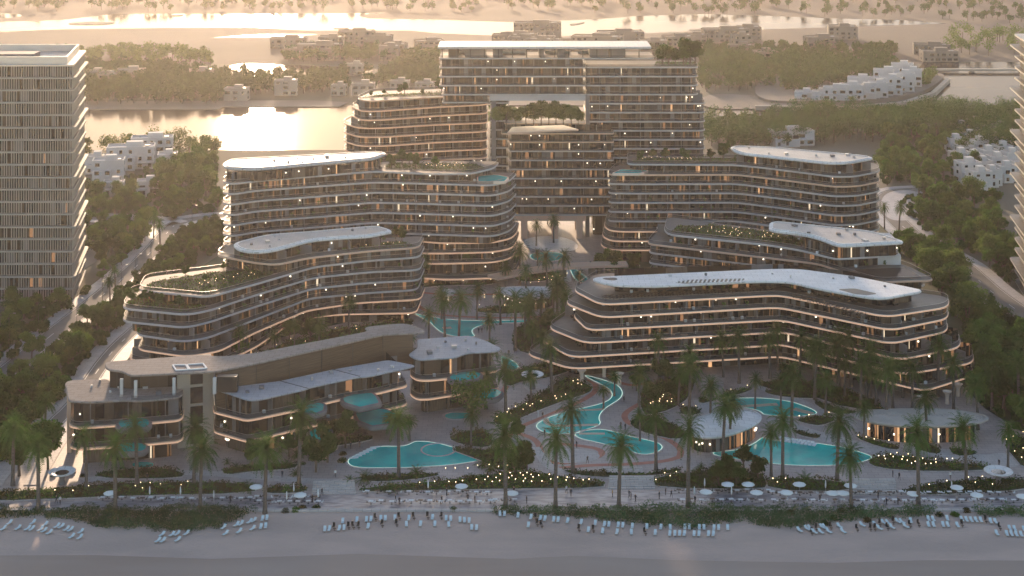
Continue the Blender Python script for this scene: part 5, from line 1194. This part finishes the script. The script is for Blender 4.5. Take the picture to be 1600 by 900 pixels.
def parasol(op=True):
    r = thing('parasol', 'x', 'parasol'); mb = MB(); mb.lathe(0, 0, [(.35, 0), (.35, .08), (.035, .1), (.035, 2.75)], M['metal'], 8); mb.build('pole', r); mb = MB()
    if op: mb.lathe(0, 0, [(0, 2.85), (.7, 2.62), (1.55, 2.3), (1.55, 2.18), (.7, 2.55), (0, 2.8)], M['white'], 8)
    else: mb.lathe(0, 0, [(0, 2.9), (.1, 2.7), (.2, 1.6), (.14, 1.0), (0, 1.0)], M['white'], 8)
    mb.build('canopy', r); return r
def gardenlamp():
    mb = MB(); mb.lathe(0, 0, [(.05, 0), (.05, .75), (.11, .78), (.11, .8)], M['metal'], 6); mb.lathe(0, 0, [(.11, .8), (.15, .92), (.11, 1.06), (0, 1.1)], M['lamp'], 6); o = mb.build('garden_lamp'); return o
def skinned(name, joints, edges, radii, mats, zsplit):
    me = bpy.data.meshes.new(name); me.from_pydata(joints, edges, []); o = bpy.data.objects.new(name, me); col.objects.link(o)
    md = o.modifiers.new('s', 'SKIN'); me.skin_vertices[0].data[0].use_root = True
    for i, r_ in enumerate(radii): me.skin_vertices[0].data[i].radius = (r_, r_*.8)
    sb = o.modifiers.new('u', 'SUBSURF'); sb.levels = 1; sb.render_levels = 1
    dg = bpy.context.evaluated_depsgraph_get(); dg.update(); nm = bpy.data.meshes.new_from_object(o.evaluated_get(dg)); bpy.data.objects.remove(o)
    nm.materials.clear()
    for m_ in mats: nm.materials.append(M[m_])
    for p in nm.polygons:
        z = p.center.z; x = abs(p.center.x); p.use_smooth = True
        p.material_index = 3 if z > 1.66 or (z > 1.52 and p.center.y > .05) else 2 if z > 1.45 or (z < .95 and x > .2) else 0 if z > .92 else 1
    return nm
def person(pose, top, legs):
    k = {'stand': (.0, .0), 'walk': (.28, .18)}[pose]
    J = [(0, 0, .95), (0, 0, 1.15), (0, 0, 1.38), (0, 0, 1.50), (0, -.01, 1.58), (0, -.01, 1.70), (.1, 0, .9), (.1, -k[0]*.5, .5), (.11, -k[0]*.8+.02, .08), (.11, -k[0]*.8-.14, .04), (-.1, 0, .9), (-.1, k[0]*.4, .5), (-.11, k[0]+.02, .08), (-.11, k[0]-.12, .04), (.19, 0, 1.40), (.24, k[1], 1.14), (.25, k[1]*.6-.06, .90), (.25, k[1]*.6-.08, .80), (-.19, 0, 1.40), (-.24, -k[1], 1.14), (-.25, -k[1]-.08, .90), (-.25, -k[1]-.1, .80)]
    E = [(0, 1), (1, 2), (2, 3), (3, 4), (4, 5), (0, 6), (6, 7), (7, 8), (8, 9), (0, 10), (10, 11), (11, 12), (12, 13), (2, 14), (14, 15), (15, 16), (16, 17), (2, 18), (18, 19), (19, 20), (20, 21)]
    Rr = [.15, .13, .16, .06, .09, .10, .10, .07, .05, .045, .10, .07, .05, .045, .07, .05, .04, .045, .07, .05, .04, .045]
    nm = skinned('person', J, E, Rr, [top, legs, 'skin', 'hair'], 0); return nm
G = Vector((0, 0, 0))
bed = sunbed(); chr_ = hbchair(); stb = stable(); dn1 = dining('white'); dn2 = dining('brown'); dc1 = dchair('black'); dc2 = dchair('white'); pso = parasol(); psc = parasol(False); gl = gardenlamp()
allp = [bed, chr_, stb, dn1, dn2, dc1, dc2, pso, psc]
def Zb(ox, oy, pts): return [(ox+x/4, oy+y/4) for x, y in pts]
beds = Zb(0, 675, [(58, 580), (20, 615), (112, 612), (205, 578), (172, 615), (198, 617), (280, 590), (252, 620), (275, 628), (308, 640), (355, 600), (382, 602), (415, 618), (440, 622), (448, 665), (505, 635), (498, 670), (1013, 652), (987, 690), (1018, 690), (1075, 652), (1107, 648), (1110, 685), (1165, 645), (1397, 607), (1410, 645), (1478, 590), (1505, 585), (1495, 632), (1560, 572), (1585, 565), (1578, 615)]) \
 + Zb(400, 675, [(40, 555), (68, 550), (30, 605), (60, 600), (430, 620), (458, 618), (542, 570), (520, 615), (550, 612), (630, 562), (690, 560), (718, 558), (700, 603), (780, 553), (808, 553), (868, 550), (940, 590), (955, 552), (1028, 588), (1103, 547), (1118, 588), (1188, 553), (1217, 556), (1205, 593), (1275, 562), (1303, 565), (1332, 568), (1348, 610), (1378, 612), (1525, 525), (1553, 525)]) \
 + Zb(800, 675, [(37, 535), (118, 545), (102, 595), (177, 552), (205, 555), (260, 560), (288, 562), (347, 568), (432, 577), (477, 625), (520, 583), (577, 590), (605, 592), (566, 632), (664, 595), (692, 597), (656, 638), (752, 602), (746, 640), (843, 605), (895, 643), (930, 608), (989, 610), (986, 648), (1018, 648), (1047, 648), (1077, 648), (1081, 608), (1108, 608), (1138, 650), (1168, 650), (1171, 610), (1200, 610), (1228, 650), (1258, 650), (1262, 612), (1291, 612), (1348, 612)]) \
 + Zb(1200, 675, [(197, 625), (245, 615), (290, 635), (265, 612), (330, 635), (355, 605), (380, 632), (340, 605), (447, 600), (470, 632), (590, 592), (672, 590), (697, 612), (725, 578), (752, 580), (775, 605), (812, 570), (838, 572), (862, 600), (893, 568), (1003, 555), (1033, 557), (1003, 592), (1035, 592), (1095, 592), (1124, 592), (1121, 553), (1185, 595), (1212, 558), (1241, 560), (1271, 562), (1301, 563), (1331, 563), (1392, 570), (1423, 572), (1431, 645), (1493, 648), (1523, 650), (1553, 652), (1583, 652), (1512, 615), (1542, 617), (1600, 620)])
beds.sort()
stretch = lambda px: 'left of the dune shrubs' if px < 60 else 'below the left dune shrubs' if px < 400 else 'on the open sand at centre' if px < 790 else 'below the central dune shrubs' if px < 1150 else 'on the right part of the beach' if px < 1450 else 'at the right end of the beach'
cn = {}
for px, py in beds:
    w_ = stretch(px); cn[w_] = cn.get(w_, 0)+1; X, Y = P(px, py)
    ang = .5 if px < 400 else 0 if px < 790 else .15 if px < 1150 else (-.55 if px < 1420 else 0)
    dup(bed, (X, Y, .08), -ang+rnd.uniform(-.08, .08), .88, 'pale blue-white lounger %s, %s from the left there' % (w_, ordw(cn[w_])), 'sun lounger', 'sun loungers on the beach')
chs = Zb(400, 675, [(485, 590), (575, 585), (605, 583), (637, 583), (745, 533), (785, 572), (875, 567), (893, 527), (983, 525), (1070, 522), (1155, 524)])+Zb(800, 675, [(145, 530), (155, 565), (182, 575), (415, 600), (505, 605), (830, 622)])+Zb(1200, 675, [(300, 595), (390, 585), (555, 600), (637, 595), (695, 565), (665, 595), (780, 552), (885, 575), (940, 570), (1358, 545), (1447, 590), (270, 620), (745, 590), (1210, 570)])
chs.sort()
for i, (px, py) in enumerate(chs):
    X, Y = P(px, py+2); dup(chr_, (X, Y, .08), rnd.uniform(-.6, .6), .8, 'dark high-backed beach chair, %s from the left on the sand' % ordw(i+1), 'chair', 'dark chairs among the loungers')
    X, Y = P(px+1.5, py+6.5); dup(stb, (X, Y, .08), 0, .8, 'round dark side table before the %s beach chair from the left' % ordw(i+1), 'table', 'side tables among the loungers')
# promenade tables
tabs = []
for x0, x1, ys in ((160, 395, (783,)), (400, 500, (781, 788)), (575, 770, (773, 788)), (775, 812, (786,)), (1060, 1200, (771, 786)), (1205, 1590, (774, 786))):
    for r_, y in enumerate(ys):
        x = x0+5*r_
        while x < x1: tabs.append((x+rnd.uniform(-2, 2), y+rnd.uniform(-1, 1))); x += 15.5
tabs.sort(); tcount = {}
zone = lambda x: 'left stretch of the promenade' if x < 420 else 'promenade stretch below the beach pool' if x < 900 else 'promenade stretch right of centre' if x < 1210 else 'right stretch of the promenade'
for px, py in tabs:
    X, Y = P(px, py); zn = zone(px); tcount[zn] = tcount.get(zn, 0)+1; n_ = tcount[zn]; b_ = rnd.random() < .3
    t = dup(dn2 if b_ else dn1, (X, Y, .17), rnd.uniform(-.2, .2), 1, '%s dining table, %s from the left on the %s' % ('brown' if b_ else 'white', ordw(n_), zn), 'table', 'dining tables on the promenade'); t.name = 'dining_table'
    for sx in (-1, 1):
        if rnd.random() < .12: continue
        dup(dc2 if rnd.random() < .35 else dc1, (X+sx*.85, Y+rnd.uniform(-.1, .1), .17), -sx*R(90)+rnd.uniform(-.3, .3), 1, 'cafe chair %s of the %s table from left, %s' % ('left' if sx < 0 else 'right', ordw(n_), zn), 'chair', 'cafe chairs on the promenade')
par = [(172, 787), (400, 777), (469, 790), (721, 776), (800, 787), (1103, 785), (1137, 773), (1169, 773), (1182, 786), (1229, 786), (1249, 773), (1301, 787), (1317, 787), (1329, 775), (1427, 788), (1495, 778), (1526, 790), (1598, 792)]
for i, (px, py) in enumerate(par): X, Y = P(px, py); dup(pso, (X, Y, .17), .3*i, 1, 'open white parasol on the promenade, %s from the left' % ordw(i+1), 'parasol', 'open parasols on the promenade')
for i, (px, py) in enumerate([(234, 780), (282, 780), (334, 786), (448, 788), (459, 775), (497, 784), (669, 770), (1085, 780), (1101, 767), (1143, 780), (1290, 770), (1433, 775), (1487, 772)]):
    X, Y = P(px, py); dup(psc, (X, Y, .17), 0, 1, 'closed white parasol on the promenade, %s from the left' % ordw(i+1), 'parasol', 'closed parasols on the promenade')
# hotel roof terrace tables
rr = random.Random(3); q = [P(948+k*11, 470-(k*11)*.055, 22.3) for k in range(24)]+[P(1240+k*11, 466+k*3.2, 22.3) for k in range(11)]
for i, (X, Y) in enumerate(q):
    for r_ in (0, 1):
        t = dup(dn2, (X+rr.uniform(-.3, .3), Y+1.2+2.0*r_, 22.2), rr.uniform(0, 1), 1.1, 'dark table, %s from left in the %s row, hotel roof terrace' % (ordw(i+1), ('front', 'back')[r_]), 'table', 'tables on the hotel roof terrace'); t.name = 'dining_table'
        for sx in (-1, 1): dup(dc1, (X+sx*.95, Y+1.2+2.0*r_, 22.2), -sx*R(90), 1.1, 'dark chair %s of the %s %s-row table, hotel roof terrace' % ('left' if sx < 0 else 'right', ordw(i+1), ('front', 'back')[r_]), 'chair', 'chairs on the hotel roof terrace')
# people
looks = [('stand', 'shirt1', 'shirt1', 'standing in dark clothes'), ('walk', 'shirt1', 'shirt1', 'walking in dark clothes'), ('walk', 'shirt2', 'shirt1', 'walking in white top, dark trousers'), ('stand', 'shirt3', 'shirt1', 'standing in an ochre top'), ('stand', 'shirt2', 'shirt2', 'standing in white')]
pm = [person(a, b, c) for a, b, c, _ in looks]
ppl = [(88, 788, 1, 'on the far left promenade'), (94, 789, 2, 'on the far left promenade'), (230, 752, 0, 'on the garden path before the left villa'), (334, 784, 4, 'by the closed parasol left of centre'), (360, 787, 0, 'right of the left tables'), (441, 748, 0, 'on the stone path left of the beach pool'), (524, 747, 2, 'below the left tip of the beach pool'), (548, 703, 0, 'on the deck above the beach pool steps'), (562, 700, 1, 'on the deck above the beach pool'), (503, 776, 1, 'at the top of the promenade steps'), (488, 786, 0, 'beside the left open parasol'), (618, 786, 0, 'right of the open paving below the beach pool'), (624, 790, 0, 'nearest the beach below the beach pool'), (690, 788, 1, 'between the tables below the pool lights'), (698, 776, 0, 'before the lamp meadow'), (731, 785, 0, 'right of the centre parasol'), (742, 787, 0, 'beside the plant pot on the promenade'), (803, 774, 0, 'left of the wet reflecting paving'), (823, 788, 0, 'near the beach edge by the twin palms'), (885, 772, 2, 'right of the tall left twin palm'), (892, 777, 0, 'just right of the white-topped walker'), (957, 778, 3, 'left of the short front palm'), (983, 779, 1, 'in the pair right of the short palm'), (986, 782, 0, 'nearer one right of the short palm'), (993, 786, 1, 'nearest of the trio right of the short palm'), (1030, 781, 0, 'alone on the shiny paving'), (1040, 775, 0, 'in the back pair at centre right'), (1049, 779, 1, 'right of the back pair'), (1086, 788, 0, 'beside the centre right palm foot'), (918, 725, 1, 'on the round court'), (901, 701, 0, 'at the palm by the lower pool'), (830, 705, 0, 'on the path left of the lazy river'), (851, 683, 0, 'beside the river pool rim at left'), (848, 655, 1, 'on the deck above the river pool'), (841, 652, 4, 'next to the walker above the river pool'), (975, 630, 1, 'right of the lazy river bend'), (1007, 625, 0, 'by the red path at the hotel'), (970, 671, 1, 'between river and red path'), (977, 673, 0, 'near the red path loop'), (1395, 747, 0, 'on the pink deck left of centre right'), (1405, 751, 1, 'on the pink deck'), (1485, 750, 2, 'on the pink deck at right'), (1561, 730, 0, 'on the round court at far right'), (1372, 780, 0, 'at the foot of the right steps'), (1281, 786, 0, 'right of the right lone bush'), (1385, 791, 1, 'among the right tables'), (1403, 790, 0, 'among the right tables, further right'), (1349, 688, 1, 'above the right pale path'), (748, 522, 0, 'on the mid deck by the long pool'), (753, 522, 1, 'on the mid deck, right of the other'), (795, 557, 0, 'on the red path right of the villas'), (805, 552, 1, 'on the red path further right')]
for px, py, k, wh in ppl:
    X, Y = P(px, py); o = bpy.data.objects.new('person', pm[k]); col.objects.link(o); o.location = (X, Y, .2); o.rotation_euler = (0, 0, rnd.uniform(0, 6.28)); o.scale = (1.12,)*3
    tag(o, 'person %s, %s' % (looks[k][3], wh), 'person')
# garden lamps
lrg = random.Random(8)
def lamps(pts, n, where, mind=1.4, h=0.0, s=1.0):
    pl = ccw(PP(pts, h)); q = sorted(scatter(pl, max(3, int(n*.56)), mind, lrg))
    for i, (x, y) in enumerate(q):
        o = gl.copy(); col.objects.link(o); o.location = (x, y, h+(1.25 if h == 0 else .5)); o.scale = (s*.55,)*3; o.rotation_euler = (0, 0, 0)
        tag(o, 'small glowing garden lamp, %s from the left %s' % (ordw(i+1), where), 'lamp', 'lamps '+where)
lamps([(745, 757), (800, 748), (870, 752), (945, 762), (800, 764), (740, 765)], 52, 'in the lamp meadow before the promenade')
lamps([(640, 764), (740, 758), (740, 766), (650, 768)], 10, 'left of the lamp meadow')
lamps([(664, 745), (710, 741), (800, 733), (800, 738), (700, 748)], 14, 'along the hedge below the beach pool', 2)
lamps([(768, 662), (800, 645), (850, 632), (905, 618), (925, 609), (880, 629), (840, 643), (800, 660)], 26, 'along the bed beside the lazy river', 1.5)
lamps([(895, 600), (912, 602), (908, 612), (896, 610)], 8, 'at the tip of the river bed')
lamps([(1015, 628), (1050, 625), (1050, 638), (1015, 640)], 18, 'in the bed below the hotel columns', 1)
lamps([(1090, 622), (1130, 620), (1170, 607), (1172, 612), (1120, 627)], 10, 'along the curved bed behind the oval pavilion', 2)
lamps([(1362, 720), (1400, 714), (1460, 723), (1500, 728), (1480, 736), (1400, 735)], 40, 'in the bed below the round restaurant', 1.3)
lamps([(1330, 685), (1370, 692), (1405, 702), (1350, 695)], 10, 'left of the round restaurant')
lamps([(1405, 768), (1500, 756), (1590, 752), (1560, 768), (1430, 774)], 16, 'at the far right promenade', 3)
lamps([(200, 764), (300, 762), (310, 772), (205, 775)], 14, 'on the left front lawn', 2)
lamps([(60, 776), (160, 768), (160, 778), (60, 782)], 6, 'on the far left lawn', 3)
lamps([(1200, 750), (1260, 758), (1260, 768), (1205, 766)], 8, 'below the reflecting pool', 2)
lamps([(1010, 754), (1060, 744), (1060, 762), (1030, 764)], 8, 'right of the garden steps', 2)
lamps([(1545, 690), (1600, 685), (1625, 715), (1600, 730)], 16, 'at the right edge bed', 2)
lamps([(650, 450), (700, 446), (770, 446), (770, 440), (660, 440)], 26, 'at the foot of the left wing', 1.5)
lamps([(735, 485), (800, 490), (830, 485), (760, 482)], 5, 'north of the long pool', 2)
lamps([(740, 468), (790, 464), (800, 470), (750, 473)], 16, 'around the mid garden terrace', 1.2)
lamps([(860, 436), (890, 432), (885, 445), (820, 450)], 24, 'under the footbridge', 1.2)
lamps([(1240, 658), (1290, 652), (1305, 657), (1260, 665)], 5, 'before the upper right pool', 2)
lamps([(1062, 641), (1096, 642), (1080, 650)], 6, 'in the small oval bed', 1)
lamps([(350, 580), (480, 525), (560, 515), (560, 530), (420, 570)], 30, 'behind the beach villas', 2)
lamps([(1090, 357), (1140, 355), (1200, 366), (1230, 377), (1150, 372), (1090, 364)], 60, 'on the oval roof garden', 1.1, 25.8, .7)
lamps([(1000, 251), (1080, 253), (1080, 249), (1000, 247)], 30, 'on the right rear roof garden', 1, 35.9, .7)
lamps([(300, 452), (400, 434), (405, 426), (330, 436)], 22, 'on the stepped left roof garden', 1.5, 21.8, .7)
lamps([(560, 388), (625, 384), (625, 380), (560, 383)], 18, 'on the top terrace of the stepped block', 1, 25.4, .7)
lamps([(665, 263), (725, 264), (725, 258), (665, 258)], 24, 'on the left wing roof garden', 1, 39.3, .7)
bpy.data.objects.remove(gl)
for o in allp:
    for ch in list(o.children): bpy.data.objects.remove(ch)
    bpy.data.objects.remove(o)
# street lamps along the left road
for k, (px, py) in enumerate([(236, 408), (212, 432), (190, 450), (160, 470), (120, 505), (60, 520), (14, 530), (300, 352)]):
    X, Y = P(px, py); r = thing('street_lamp', 'thin street lamp along the left road, %s counted from the left tower foot' % ordw(k+1), 'street lamp', (X, Y, .1), 0, 'street lamps on the left road')
    mb = MB(); mb.tube([(0, 0, 0), (0, 0, 7), (.3, 0, 7.8), (1.6, 0, 8)], [.1, .07, .06, .05], M['frame'], 6); mb.build('post', r); mb = MB(); mb.box(1.3, 2.1, -.15, .15, 7.85, 8.0, M['metal']); mb.build('lamp_head', r)
# ---------------------------------------------------------------- haze over the whole place
mb = MB(); mb.box(-2400, 2400, -60, 3500, -1, 156, None)
hz = mb.build('haze'); hz.data.materials.clear(); tag(hz, 'warm dusty evening haze over the whole place', 'haze', kind='stuff')
m = bpy.data.materials.new('haze'); m.use_nodes = True; n = m.node_tree; n.nodes.clear()
o = n.nodes.new('ShaderNodeOutputMaterial'); v = n.nodes.new('ShaderNodeVolumePrincipled')
v.inputs['Color'].default_value = (.96, .90, .89, 1); v.inputs['Density'].default_value = .000055; v.inputs['Anisotropy'].default_value = .75
n.links.new(v.outputs[0], o.inputs['Volume']); hz.data.materials.append(m)
del hz['category']
